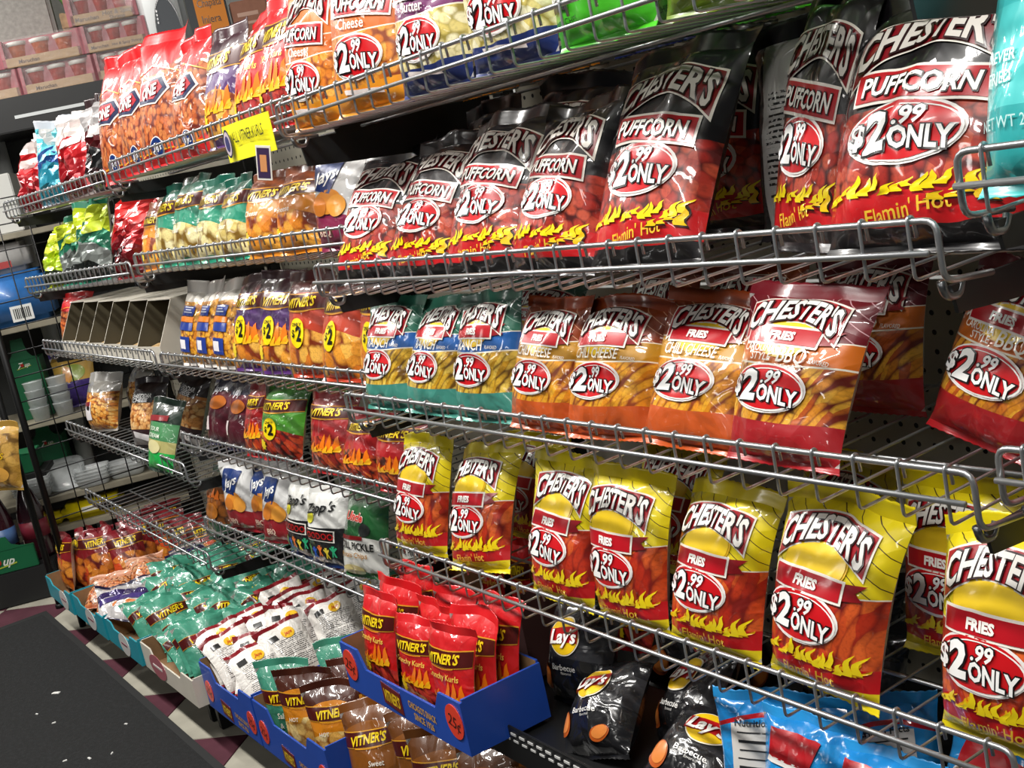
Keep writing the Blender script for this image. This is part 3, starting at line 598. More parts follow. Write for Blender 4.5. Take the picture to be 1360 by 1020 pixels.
def bag(key, X, Y, Z, w, h, lean=0, yaw=0, roll=0, label=None, group=None, flip=False, lod=1.0, crumple=None, spec=None):
    D = DES[key]; NB[0] += 1; rng = random.Random(NB[0] * 7919 + 11)
    ty = D.top * h if lod > .5 else .06 * h; by = .04 * h
    root = empty(D.nm, (X, Y, Z), (R(-lean), R(roll), R(yaw)))
    if flip: root.rotation_euler = (R(lean), R(-roll), R(yaw + 180))
    tag(root, label or D.desc, D.cat, group)
    nx, nz = (24, 32) if lod > .8 else ((12, 16) if lod > .5 else (9, 12))
    fr, bk, _ = bag_grid(w, h - ty - by, D.bulge, D.crumple if crumple is None else crumple, rng, nx, nz)
    if D.facet:
        nz_ = np.random.RandomState(NB[0]); ev = np.sin(np.linspace(0, np.pi, nx + 1))[:, None] * np.sin(np.linspace(0, np.pi, nz + 1))[None, :]
        fr += (nz_.rand(*fr.shape) - .5) * (w * .075) * ev[..., None]; bk += (nz_.rand(*bk.shape) - .5) * (w * .05) * ev[..., None]
    fr[..., 2] += by; bk[..., 2] += by
    V = np.concatenate([fr.reshape(-1, 3), bk.reshape(-1, 3)]); N1 = fr.shape[0] * fr.shape[1]; F = []; mi = []
    def idx(i, j): return i * (nz + 1) + j
    for i in range(nx):
        for j in range(nz):
            a, b, c, d = idx(i, j), idx(i + 1, j), idx(i + 1, j + 1), idx(i, j + 1)
            F += [(a, b, c), (a, c, d), (N1 + a, N1 + d, N1 + c, N1 + b)]; mi += [0, 0, 1]
    ug, vg = np.meshgrid(np.linspace(0, 1, nx + 1), np.linspace(0, 1, nz + 1), indexing='ij'); uv = np.stack([ug.ravel(), vg.ravel()], -1)
    uvb = uv.copy(); uvb[:, 0] = 1 - uvb[:, 0]
    mesh_obj('pouch', V, F, [D.front, D.back], root, mi, np.concatenate([uv, uvb]), not D.facet)
    seal_strip('top_seal', fr[:, -1], ty, 1, ink(D.seal), root, rng.uniform(-.25, .35), rng)
    seal_strip('bottom_seal', fr[:, 0], by * .96, -1, ink(D.seal2), root, rng.uniform(-.4, .1), rng)
    # print that follows the film
    e = 1e-3; made = {}
    for part in D.P.order:
        mb_v = []; mb_f = []; mb_m = []; mats_ = []; mk = {}
        for PV, PT, colr, layer in D.P.parts[part]:
            U = PV[:, 0]; Vv = PV[:, 1]
            ok = (np.abs(U) <= .495) & (Vv > .004) & (Vv < .996)
            Uc, Vc = np.clip(U, -.49, .49), np.clip(Vv, .006, .994)
            p = surf(fr, Uc, Vc); du = surf(fr, np.clip(Uc + .03, -.5, .5), Vc) - surf(fr, np.clip(Uc - .03, -.5, .5), Vc); dv = surf(fr, Uc, np.clip(Vc + .025, 0, 1)) - surf(fr, Uc, np.clip(Vc - .025, 0, 1))
            n = np.cross(du, dv); n /= np.linalg.norm(n, axis=1)[:, None] + 1e-9
            n = n * .6 + np.array([0, -.7, 0]); n /= np.linalg.norm(n, axis=1)[:, None]
            p = p + n * (.0008 + .00065 * layer)
            k = len(mb_v); mb_v += p.tolist()
            if colr not in mk: mk[colr] = len(mats_); mats_.append(ink(colr))
            for t in PT:
                if ok[t[0]] or ok[t[1]] or ok[t[2]]:
                    mb_f.append((t[0] + k, t[1] + k, t[2] + k)); mb_m.append(mk[colr])
        if mb_f:
            par = made.get(D.P.parent[part]) or root
            made[part] = mesh_obj(part.split('#')[0], mb_v, mb_f, mats_, par, mb_m, None, True)
    return root

# ------------------------------------------------------------------ floor
tile_cream = mat('tile_cream', '#aaa698', .35, noise=.2, nscale=9); tile_burg = mat('tile_burgundy', '#55303a', .35, noise=.3, nscale=9)
floor = MB().box((-7, -4.5, -.05), (3.6, 4.0, -.004)).build('floor', mat('floor_grout', '#5c584f', .8)); tag(floor, 'burgundy and cream checkered tile floor', None, None, 'structure')
S = .3048; HD = S / math.sqrt(2)
def tile_mesh(n, m):
    return MB().box((-S / 2 + .001, -S / 2 + .001, -.02), (S / 2 - .001, S / 2 - .001, 0), bev=.0012).mesh(n, m)
tms = (tile_mesh('floor_tile', tile_cream), tile_mesh('floor_tile', tile_burg))
for i in range(-13, 8):
    for j in range(-13, 12):
        x = -2.379 + (i + j + 1) * HD; y = .009 + (i - j) * HD
        if -4.6 < x < .9 and -.75 < y < .75: shared('floor_tile', tms[(i + j) % 2], floor, (x, y, 0), (0, 0, R(45)))
mm = NT('mat_pile'); tc = mm.add('ShaderNodeTexCoord'); nz = mm.add('ShaderNodeTexNoise', {'Vector': tc.outputs['Object'], 'Scale': 420.0, 'Detail': 2.0}); n2 = mm.add('ShaderNodeTexNoise', {'Vector': tc.outputs['Object'], 'Scale': 90.0, 'Detail': 4.0})
mm.set(mm.b.inputs['Base Color'], mm.mix(mm.ramp(n2.outputs['Fac'], [(.45, (0, 0, 0, 1)), (.75, (1, 1, 1, 1))]), lin('#0d0e0f'), lin('#1d1e20'))); mm.b.inputs['Roughness'].default_value = .95; mm.set(mm.b.inputs['Normal'], mm.bump(nz.outputs['Fac'], .9, .004))
fm = empty('floor_mat', (0, 0, 0)); tag(fm, 'black carpeted floor mat running along the aisle', 'floor mat')
MB().box((-2.76, -1.25, .0005), (1.4, -.125, .010), bev=.003).build('carpet', mm.m, fm)
rim = MB()
for a, b in (((-2.80, -1.29, .0005), (1.44, -1.25, .007)), ((-2.80, -.125, .0005), (1.44, -.105, .007)), ((-2.80, -1.25, .0005), (-2.76, -.125, .007)), ((1.40, -1.25, .0005), (1.44, -.125, .007))): rim.box(a, b)
rim.build('rubber_edge', mat('mat_rubber', '#101112', .7), fm)
rg = random.Random(4); wm = mat('paper_white', '#d8d8d4', .7)
for k, (x, y, l) in enumerate(((-2.03, -.62, .010), (-1.79, -.36, .006), (-1.67, -.34, .006), (-1.45, -.20, .006), (-1.33, -.33, .008), (-1.38, -.38, .006), (-1.53, -.52, .010), (-1.44, -.60, .012), (-1.30, -.28, .005), (-1.9, -.28, .014))):
    a = rg.uniform(0, 3.1); o = MB().raw([(-l, -l * .3, 0), (l * .9, -l * .4, 0), (l, l * .3, .001), (-l * .8, l * .45, 0), (-l * .9, -l * .2, .002), (l * .8, -l * .3, .0025), (l * .9, l * .2, .003), (-l * .7, l * .3, .002)], [(0, 3, 2, 1), (4, 5, 6, 7), (0, 1, 5, 4), (1, 2, 6, 5), (2, 3, 7, 6), (3, 0, 4, 7)]).build('paper_scrap', wm)
    o.location = (x, y, .0105); o.rotation_euler = (0, 0, a); tag(o, 'tiny white paper scrap lying on the black floor mat', 'paper scrap', 'white scraps on the floor mat')

# ------------------------------------------------------------------ shelving: back panels, uprights, wire shelves
pg = NT('pegboard'); tc = pg.add('ShaderNodeTexCoord'); sp = pg.add('ShaderNodeSeparateXYZ', {0: tc.outputs['Object']})
fx = pg.math('SUBTRACT', pg.math('FRACT', pg.math('MULTIPLY', sp.outputs[0], 39.37)), .5); fz = pg.math('SUBTRACT', pg.math('FRACT', pg.math('MULTIPLY', sp.outputs[2], 39.37)), .5)
dd = pg.math('SQRT', pg.math('ADD', pg.math('MULTIPLY', fx, fx), pg.math('MULTIPLY', fz, fz)))
pg.set(pg.b.inputs['Base Color'], pg.mix(pg.math('LESS_THAN', dd, .14), lin('#b4b0a0'), lin('#0c0c0c'))); pg.b.inputs['Roughness'].default_value = .5
blk = mat('black_steel', '#131415', .45, .0, .5, .1, noise=.15, nscale=30); chrome = mat('bright_wire', '#b4b6b8', .33, .85, .6); chrome2 = mat('bracket_steel', '#8e9092', .35, 1.0)
YB = .44
bays = [(1.225, 2.4), (0, 1.215), (-1.22, -.005), (-2.44, -1.225)]
bn = ['bay at the right edge', 'right-hand bay', 'middle bay', 'far left bay']
for k, (a, b) in enumerate(bays):
    pn = empty('wall_back' if k == 0 else 'wall_back', ((a + b) / 2, YB, 0)); tag(pn, 'pegboard back panel of the %s' % bn[k], None, None, 'structure')
    hw = (b - a) / 2
    for z0, z1 in ((.10, .56), (.565, 1.02), (1.025, 1.47)): MB().box((-hw + .012, 0, z0), (hw - .012, .006, z1), bev=.001).build('pegboard_sheet', pg.m, pn)
    MB().box((-hw, -.004, 1.47), (hw, .02, 1.50), bev=.002).build('top_rail', blk, pn)
for x in (2.4, 1.22, -.0025, -1.2225, -2.44):
    up = empty('upright_post', (x, YB, 0)); tag(up, {2.4: 'slotted black upright beyond the right edge', 1.22: 'slotted black upright behind the right end of the near shelves', -.0025: 'slotted black upright between right-hand and middle bays', -1.2225: 'slotted black upright between middle and far left bays', -2.44: 'slotted black upright at the far left end of shelving'}[x], 'upright')
    MB().box((-.014, -.03, 0), (.014, -.002, 1.5), bev=.002).build('post', blk, up)
    sl = MB()
    for i in range(48): sl.box((-.003, -.0315, .12 + i * .028), (.003, -.0305, .136 + i * .028))
    sl.build('slots', mat('slot_dark', '#020202', .9), up)
    MB().box((-.02, -.40, 0), (.02, -.002, .05), bev=.003).build('foot', blk, up)
deep = {}
def wire_mesh(depth, rise=.048):
    k = round(depth, 3)
    if k not in deep:
        pts = rounded([(0, .005, -.014), (0, .0036, .0040), (0, -.0036, .0040), (0, -.0042, -rise), (0, depth - .02, -rise + .004), (0, depth, -rise + .004)], .006, 3)
        deep[k] = MB().tube(pts, .0017, 6).mesh('wire', chrome, True)
    return deep[k]
def wire_shelf(X0, X1, Yf, zt, label, sag=0.0, brackets=True, group=None, bh=.024):
    root = empty('wire_shelf', ((X0 + X1) / 2, Yf, zt)); tag(root, label, 'wire shelf', group)
    root.rotation_euler = (0, sag, 0)
    h = (X1 - X0) / 2; D = YB - .035 - Yf
    MB().tube(rounded([(-h, .06, -.056), (-h, 0, -.05), (-h, 0, 0), (h, 0, 0), (h, 0, -.05), (h, .06, -.056)], .012, 4), .0029, 10).build('top_rail', chrome, root, True)
    MB().tube([(-h, -.0068, -.0255), (h - .006, -.0068, -.0255)], .0028, 10).build('middle_rail', chrome, root, True)
    for y in (.14, D - .02): MB().tube([(-h, y, -.0535), (h, y, -.0535)], .0024, 8).build('cross_wire', chrome, root, True)
    me = wire_mesh(D); n = int(round((X1 - X0) / .0505))
    for i in range(n):
        shared('wire', me, root, (-h + (X1 - X0) * (i + .5) / n, 0, 0))
    if brackets:
        for sx in (-1, 1):
            x = sx * (h - .012)
            MB().raw([(x - .002, .02, -.058), (x - .002, .025, -.058 - bh), (x - .002, .10, -.064 - bh), (x - .002, D, -.080 - bh), (x - .002, D, -.058), (x + .002, .02, -.058), (x + .002, .025, -.058 - bh), (x + .002, .10, -.064 - bh), (x + .002, D, -.080 - bh), (x + .002, D, -.058)],
                     [(0, 1, 2, 3, 4), (9, 8, 7, 6, 5), (0, 5, 6, 1), (1, 6, 7, 2), (2, 7, 8, 3), (3, 8, 9, 4), (4, 9, 5, 0)]).build('bracket', blk, root)
            MB().tube(rounded([(x, .010, -.052), (x, .014, -.066), (x, .030, -.068), (x, .036, -.056)], .006, 3), .0038, 8).build('bracket_clip', chrome2, root, True)
    return root
ordn = ['top', 'second', 'third', 'fourth', 'fifth', 'sixth']
for i, z in enumerate((1.420, 1.165, .953, .700)):
    wire_shelf(0.0, 1.205, 0, z, 'bright wire shelf with front fence, %s down in the right-hand bay' % ordn[i], bh=.042 if i == 0 else .024)
for i, z in enumerate((1.440, 1.213, .964, .758, .533)):
    wire_shelf(-1.222, -.008, .078, z, 'bright wire shelf with front fence, %s down in the middle bay' % ordn[i])
for i, (z, sg) in enumerate(((1.428, .006), (1.190, -.012), (.974, .004), (.688, .018), (.448, .02))):
    wire_shelf(-2.435, -1.228, .066, z, 'bright wire shelf with front fence, %s down in the far left bay' % ordn[i], sg)
for z, nm in ((1.216, 'upper bright wire shelf entering at the right edge beside the teal bag'), (.978, 'lower bright wire shelf entering at the right edge of the picture'), (.72, 'lowest bright wire shelf beyond the right edge of the picture')):
    wire_shelf(1.232, 2.39, .0, z, nm)
# solid dark decks: under the top shelf, the low tray shelf of the right-hand bay and the base decks
def deck(name, X0, X1, Y0, Y1, z, label, lip=.03, dash=False, legs=False):
    r_ = empty(name, ((X0 + X1) / 2, 0, z)); tag(r_, label, 'shelf'); h = (X1 - X0) / 2
    MB().box((-h, Y0, -.012), (h, Y1, 0), bev=.001).build('deck_plate', blk, r_)
    MB().box((-h, Y0 - .004, -.03), (h, Y0, lip), bev=.001).build('front_lip', blk, r_)
    if dash:
        d = MB(); q = int((X1 - X0) / .022)
        for i in range(q): d.box((-h + .008 + i * .022, Y0 - .0055, lip - .012), (-h + .021 + i * .022, Y0 - .0042, lip - .0085)); d.box((-h + .012 + i * .022, Y0 - .0055, lip - .022), (-h + .024 + i * .022, Y0 - .0042, lip - .019))
        d.build('dashed_trim', mat('trim_white', '#c8c8c6', .5), r_)
    if legs:
        for x in (-h + .03, 0, h - .03): MB().box((x - .012, Y0 + .02, -z + .0005), (x + .012, Y0 + .05, -.012), bev=.002).build('leg', blk, r_)
    return r_
deck('shelf_deck', .0, 1.20, -.035, .42, .462, 'low black shelf with dashed white trim holding barbecue chips', .028, True)
deck('base_deck', .0, 1.2, -.03, .42, .12, 'black base deck at the bottom of the right-hand bay', .004, False, True)
deck('base_deck', -1.215, -.01, -.05, .42, .12, 'black base deck at the bottom of the middle bay', .004, False, True)
deck('base_deck', -2.52, -1.225, -.05, .42, .12, 'black base deck at the bottom of the far left bay', .004, False, True)

# ------------------------------------------------------------------ bags on the shelves: design, x, y, z, width, height, lean, yaw, roll
NEAR4 = [('flamin', .018, .062, .652, .165, .205, 18, 6, 0), ('flamin', .205, .064, .652, .165, .206, 22, 8, -5), ('flamin', .150, .190, .652, .165, .18, 18, 0, 0), ('flamin', .440, .056, .652, .165, .214, 16, 0, 1), ('flamin', .596, .058, .652, .162, .212, 13, 0, -2), ('flamin', .500, .205, .652, .165, .19, 20, 2, 0),
         ('flamin', .752, .058, .652, .170, .210, 17, 2, 2), ('flamin', .928, .054, .652, .184, .226, 16, -4, 2), ('flamin', .80, .215, .652, .165, .20, 18, -2, 0), ('flamin', 1.005, .185, .652, .165, .205, 14, 0, 0), ('flamin', 1.13, .245, .652, .160, .20, 10, 0, 0), ('flamin', 1.155, .060, .652, .180, .224, 14, -4, -1)]
NEAR3 = [('ranch', .030, .060, .906, .160, .192, 19, 4, -1), ('ranch', .172, .062, .906, .160, .192, 20, 6, 2), ('ranch', .325, .064, .906, .165, .194, 20, 6, 0), ('ranch', .26, .205, .906, .165, .18, 18, 0, 0), ('chili', .475, .060, .906, .160, .186, 22, 4, 2), ('chili', .614, .062, .906, .168, .186, 25, 6, -1), ('chili', .765, .066, .906, .175, .198, 31, 4, 3),
         ('bbq', .918, .058, .906, .178, .200, 28, 0, 1), ('bbq', 1.085, .170, .906, .165, .190, 24, -6, 14), ('bbq', 1.245, .105, .908, .165, .245, 24, -4, 12), ('chili', .52, .235, .906, .165, .185, 14, 0, 0), ('chili', .70, .235, .906, .165, .185, 14, 0, 0), ('bbq', .88, .245, .906, .165, .185, 14, 0, 0)]  # last three are back-row bags added to shade the shelf below
NEAR2 = [('puffhot', .025, .066, 1.117, .185, .250, 34, 8, 0), ('puffhot', .215, .068, 1.117, .185, .240, 31, 7, 2), ('puffhot', .390, .066, 1.117, .19, .256, 33, 7, -1), ('puffhot', .400, .225, 1.117, .19, .258, 16, 4, 0), ('puffhot', .564, .062, 1.117, .185, .244, 29, 3, 2), ('puffhot', .736, .070, 1.117, .198, .290, 32, 6, 0), ('puffhot', .14, .255, 1.117, .19, .25, 12, 0, 0), ('puffhot', .66, .28, 1.117, .19, .26, 10, 0, 0),
         ('puffback', .880, .215, 1.117, .19, .25, 14, 6, 0), ('puffhot', .930, .130, 1.117, .125, .285, 20, -10, 2), ('puffhot', 1.105, .090, 1.117, .235, .268, 28, 2, 0), ('puffhot', 1.06, .29, 1.117, .19, .26, 8, 0, 0)]
NEAR1 = [('puffcheese', .010, .062, 1.370, .185, .265, 13, 4, 0), ('puffcheese', .195, .068, 1.370, .19, .280, 14, 12, 0), ('puffbutter', .395, .060, 1.370, .185, .25, 12, 4, 0), ('puffbutter', .580, .062, 1.370, .185, .25, 12, 4, 0), ('greenchip', .765, .058, 1.370, .19, .24, 12, 0, 0), ('olive', .960, .058, 1.370, .195, .24, 12, 2, 0)] + [(k, .10 + .21 * i, .215 + .012 * (i % 2), 1.370, .19, .25, 6, 0, 0) for i, k in enumerate(('puffcheese', 'puffbutter', 'puffbutter', 'greenchip', 'olive'))] + [(k, .10 + .21 * i, .335, 1.370, .19, .25, 2, 0, 0) for i, k in enumerate(('puffcheese', 'puffcheese', 'puffbutter', 'greenchip', 'olive'))]  # the two generated rows behind are unseen, added to block light from above
MID1 = [('rinds', -1.100, .145, 1.392, .165, .322, 15, 14, 0), ('rinds', -.975, .150, 1.392, .165, .322, 16, 15, 0), ('rinds', -.85, .155, 1.392, .165, .330, 17, 16, 0), ('rinds', -.74, .20, 1.392, .165, .312, 18, 12, 0), ('vpurple', -.600, .135, 1.392, .155, .250, 18, 6, 0), ('kurls', -.44, .135, 1.392, .155, .252, 19, 5, 0), ('kurls', -.30, .135, 1.392, .155, .255, 16, 5, 0), ('kurls', -.44, .245, 1.392, .155, .29, 12, 2, 0), ('kurls', -.12, .15, 1.392, .155, .26, 15, 4, 0)]
MID1 = [('rinds', -1.400, .146, 1.389, .165, .325, 16, 15, 0), ('rinds', -1.215, .148, 1.392, .165, .318, 15, 14, 0), ('rinds', -1.055, .150, 1.392, .165, .328, 17, 16, 0), ('rinds', -.900, .172, 1.392, .165, .292, 18, 13, 0)] + MID1[4:]
MID2 = [('vorange', -1.275, .135, 1.158, .130, .180, 21, 8, 0), ('vgreen', -1.130, .133, 1.165, .145, .200, 18, 7, 0), ('vgreen', -.990, .135, 1.165, .150, .213, 16, 7, 0), ('vgreen', -.838, .135, 1.165, .150, .197, 19, 7, 0), ('vgreen', -.685, .134, 1.165, .150, .184, 19, 7, 0), ('vorange', -.525, .136, 1.165, .155, .180, 20, 8, 0), ('vorange', -.362, .138, 1.165, .160, .175, 20, 9, 0), ('jays', -.170, .134, 1.165, .165, .186, 17, 4, 0)]
MID3 = [('cornnut', -1.13, .135, .916, .128, .214, 20, 8, 0), ('cornnut', -1.0, .135, .916, .128, .216, 20, 8, 0), ('cornnut', -.87, .135, .916, .128, .218, 20, 8, 0)]
MID3 = [('cornnut', -1.160, .134, .916, .120, .213, 20, 8, 0), ('cornnut', -1.040, .134, .916, .120, .215, 20, 8, 0), ('cornnut', -.922, .134, .916, .120, .216, 20, 8, 0), ('vpurple2', -.785, .138, .916, .155, .226, 20, 9, 0), ('vpurple2', -.625, .138, .916, .155, .226, 20, 9, 0), ('vred2', -.460, .138, .916, .155, .219, 18, 9, 0), ('vred2', -.300, .134, .916, .155, .214, 18, 6, 0), ('vred2', -.140, .138, .916, .155, .210, 18, 6, 0)]
MID4 = [('burg', -1.130, .142, .710, .155, .182, 24, 12, 0), ('burg', -.980, .140, .710, .150, .182, 20, 10, 0), ('vredhot', -.862, .130, .710, .115, .172, 16, 6, 0), ('vgreen2', -.735, .142, .710, .165, .178, 18, 12, 0), ('vgreen2', -.62, .215, .710, .165, .165, 14, 4, 0), ('vredhot', -.475, .138, .710, .155, .172, 20, 8, 0), ('vredhot', -.320, .134, .710, .145, .150, 18, 6, 0), ('vredhot', -.165, .134, .710, .150, .150, 17, 6, 0)]
MID5 = [('brown', -1.160, .138, .485, .145, .165, 16, 10, 0), ('jays2', -1.020, .142, .485, .150, .182, 9, 12, 0), ('jays2', -.900, .150, .485, .150, .182, 13, 14, 0), ('jays2', -.785, .145, .485, .145, .182, 16, 16, 0), ('zapp', -.690, .20, .485, .14, .180, 14, 6, 0), ('zapp', -.600, .138, .485, .150, .180, 15, 10, 0), ('pickle', -.440, .146, .485, .160, .184, 17, 14, 0), ('pickle', -.270, .20, .485, .155, .165, 13, 4, 0)]
MID5 = [('brown', -1.330, .140, .425, .150, .20, 16, 10, 0), ('jays2', -1.120, .144, .485, .150, .182, 9, 14, 0), ('jays2', -1.015, .170, .485, .150, .182, 13, 14, 0), ('jays2', -.900, .150, .485, .150, .182, 16, 18, 0), ('zapp', -.735, .134, .485, .140, .180, 15, 6, 0), ('zapp', -.605, .138, .485, .150, .178, 15, 10, 0), ('pickle', -.448, .148, .485, .160, .184, 17, 15, 0), ('pickle', -.300, .205, .485, .155, .165, 13, 4, 0)]
FAR1 = [('foilred', -2.36, .152, 1.378, .20, .265, 18, 20, 0), ('foilorange', -2.38, .27, 1.378, .20, .30, 20, 25, 14), ('foilblue', -2.08, .155, 1.379, .20, .268, 16, 24, 0), ('foilred', -1.80, .150, 1.380, .185, .250, 10, 14, -4), ('foildark', -1.83, .27, 1.380, .19, .30, 10, 10, 0), ('foildark', -1.63, .175, 1.381, .17, .26, 10, 10, 0)]
FAR2 = [('foillime', -2.32, .148, 1.131, .180, .205, 18, 20, 0), ('foilgreen', -2.12, .158, 1.134, .19, .222, 12, 22, 0), ('foilgreen', -1.91, .150, 1.136, .195, .252, 15, 18, 0), ('foildark', -1.74, .22, 1.138, .18, .22, 12, 4, 0), ('foiltaki', -1.50, .135, 1.141, .175, .238, 18, 10, 0)]
FAR3 = [('rinds2', -2.345, .140, .925, .150, .190, 16, 16, 0)]
FAR4 = [('popcorn', -2.290, .145, .648, .165, .200, 20, 20, 0), ('popcorn', -2.240, .275, .648, .165, .215, 10, 8, 0), ('popcheese', -1.80, .142, .640, .165, .213, 20, 16, 0), ('popcheese', -1.67, .215, .638, .165, .235, 20, 8, 10), ('greenmix', -1.450, .062, .628, .135, .205, 20, 12, 8)]
Design('puffback', DES['puffhot'].back, DES['puffhot'].front, '#17151a', Print(.76), desc='puffed corn bag turned to its grey printed back', crumple=1.6)
def row(L, where, group, lod):
    cnt = {}; tot = {}
    for b in L: tot[b[0]] = tot.get(b[0], 0) + 1
    order = sorted(range(len(L)), key=lambda i: L[i][1]); rank = {}
    for i in order:
        k = L[i][0]; rank[i] = cnt.get(k, 0); cnt[k] = rank[i] + 1
    nth = ['leftmost', 'second from left', 'third from left', 'fourth from left', 'fifth from left', 'sixth from left', 'seventh from left', 'eighth from left', 'ninth from left', 'tenth from left', 'eleventh from left', 'twelfth from left']
    for i, (k, x, y, z, w, h, ln, yw, rl) in enumerate(L):
        d = DES[k].desc; lab = '%s, %s' % (d, where) if tot[k] == 1 else '%s, %s, %s' % (d, nth[rank[i]] if rank[i] < tot[k] - 1 or tot[k] < 3 else 'rightmost', where)
        bag(k, x, y, z + .002, w, h, ln, yw, rl, lab, group, lod=lod)
row(NEAR4, 'right bay fourth shelf', 'bags on the right bay fourth shelf', 1.0)
row(NEAR3, 'right bay third shelf', 'bags on the right bay third shelf', 1.0)
row(NEAR2, 'right bay second shelf', 'bags on the right bay second shelf', 1.0)
row(NEAR1, 'right bay top shelf', 'bags on the right bay top shelf', 1.0)
row(MID1, 'middle bay top shelf', 'bags on the middle bay top shelf', .7)
row(MID2, 'middle bay second shelf', 'bags on the middle bay second shelf', .7)
row(MID3, 'middle bay third shelf', 'bags on the middle bay third shelf', .7)
row(MID4, 'middle bay fourth shelf', 'bags on the middle bay fourth shelf', .7)
row(MID5, 'middle bay fifth shelf', 'bags on the middle bay fifth shelf', .7)
row(FAR1, 'far left top shelf', 'bags on the far left top shelf', .7)
row(FAR2, 'far left second shelf', 'bags on the far left second shelf', .7)
row(FAR3, 'far left third shelf', 'bags on the far left third shelf', .7)
row(FAR4, 'far left fourth shelf', 'bags on the far left fourth shelf', .7)
bag('tealbag', 1.305, .038, 1.170, .20, .26, 16, -6, 0, 'teal snack bag at the right edge behind a wire fence', None)

# ------------------------------------------------------------------ cardboard trays at the bottom
card = mat('cardboard_raw', '#8f6f4c', .85, noise=.12, nscale=60)
def carton_mat(n, c): return mat(n, c, .42, 0, .5, .15, noise=.06, nscale=20)
def tray(X0, X1, Y0, Y1, z, hf, hs, color, label, ends=.25, dip=.35, oval=None, rot=0.0, printed=None):
    r_ = empty('display_tray', ((X0 + X1) / 2, Y0, z), (0, 0, rot)); tag(r_, label, 'display tray'); h = (X1 - X0) / 2; D = Y1 - Y0; T = .004
    m = [color, card]
    e = 2 * h * ends
    prof = [(-h, 0), (h, 0), (h, hs), (h - e, hs), (h - e - .02, hf), (-h + e + .02, hf), (-h + e, hs), (-h, hs)]
    b = MB().prism(prof, 0, T, 0); b.m[1] = 1; b.build('front_panel', m, r_)
    for sx in (-1, 1):
        x = sx * (h - T / 2); bb = MB().box((x - T / 2, T, 0), (x + T / 2, D, hs * 1.05)); bb.m = [0] * 6; bb.m[5 if sx > 0 else 3] = 1; bb.build('side_panel', m, r_)
    bb = MB().box((-h + T, D - T, 0), (h - T, D, hs * 1.1)); bb.m[2] = 1; bb.build('back_panel', m, r_)
    MB().box((-h + T, T, 0), (h - T, D - T, .003)).build('tray_bottom', card, r_)
    fl = MB().box((-h + T, T, hs - .002), (h - T, T + .0001, hs - .002 + .0001))
    if oval:
        n = 24; V = [(h * oval[2] * 2 * .5 + .16 * h * 2 * math.cos(2 * math.pi * i / n), -.0012, hs * .42 + hs * .46 * math.sin(2 * math.pi * i / n)) for i in range(n)]
        V = [(x, -.0012, zz) for x, _, zz in V] + [(x, -.0002, zz) for x, _, zz in V]
        MB().raw(V, [tuple(range(n)), tuple(reversed(range(n, 2 * n)))] + [(i, i + n, (i + 1) % n + n, (i + 1) % n) for i in range(n)]).build('oval_print', ink(oval[0]), r_)
        MB().box((h * oval[2] - .09 * h * 2, -.0018, hs * .38), (h * oval[2] + .09 * h * 2, -.0012, hs * .46)).build('oval_lettering', ink(oval[1]), r_)
    return r_
def flat_text(txt, size, color, parent, loc, name='lettering', bold=.02, shear=0.0, width=None, rot=0.0, rotm=None):
    V, T = glyphs(txt, bold, shear); V = V.copy(); sx = size
    if width: sx = width / (V[:, 0].max() - V[:, 0].min())
    V = V * np.array([sx, size]); c, s_ = math.cos(R(rot)), math.sin(R(rot)); V = V @ np.array([[c, s_], [-s_, c]])
    return mesh_obj(name, [(loc[0] + x, loc[1], loc[2] + y) for x, y in V], T, ink(color), parent)
teal = carton_mat('carton_teal', '#1d8fa0'); blue = carton_mat('carton_blue', '#1f4aa8'); cream = carton_mat('carton_cream', '#cfc8ba')
tray(-2.53, -2.20, -.118, .34, .1255, .055, .072, teal, 'leftmost teal cardboard tray with small maroon snack bags', .2, oval=('#d8d6d2', '#8a4a5a', .35))
tray(-2.19, -1.83, -.112, .34, .1255, .055, .072, teal, 'second teal cardboard tray, holding pinkish clear snack bags', .2, oval=('#d8d6d2', '#8a4a5a', .1))
tray(-1.82, -1.50, -.108, .34, .1255, .055, .072, teal, 'third teal cardboard tray partly under the green bags', .2, oval=('#d8d6d2', '#8a4a5a', .1))
tray(-1.49, -1.06, -.100, .34, .1255, .05, .072, cream, 'cream cardboard tray heaped with small green chip bags', .2, oval=('#b0606a', '#e8e4de', -.4))
t1 = tray(-1.05, -.71, -.075, .34, .1255, .085, .115, blue, 'blue cardboard tray of bags showing white printed backs', .22)
t2 = tray(-.70, -.32, -.075, .34, .1255, .085, .115, blue, 'blue cardboard tray holding small orange chip bags', .22)
t3 = tray(-.02, .375, -.105, .035, .4705, .052, .082, blue, 'blue cardboard tray of red corn curl bags beside black bags', .16)
t4 = tray(-.0, .25, .09, .25, .4705, .12, .135, carton_mat('carton_dark', '#3a2422'), 'dark open cardboard box behind the red corn curl tray', .2)
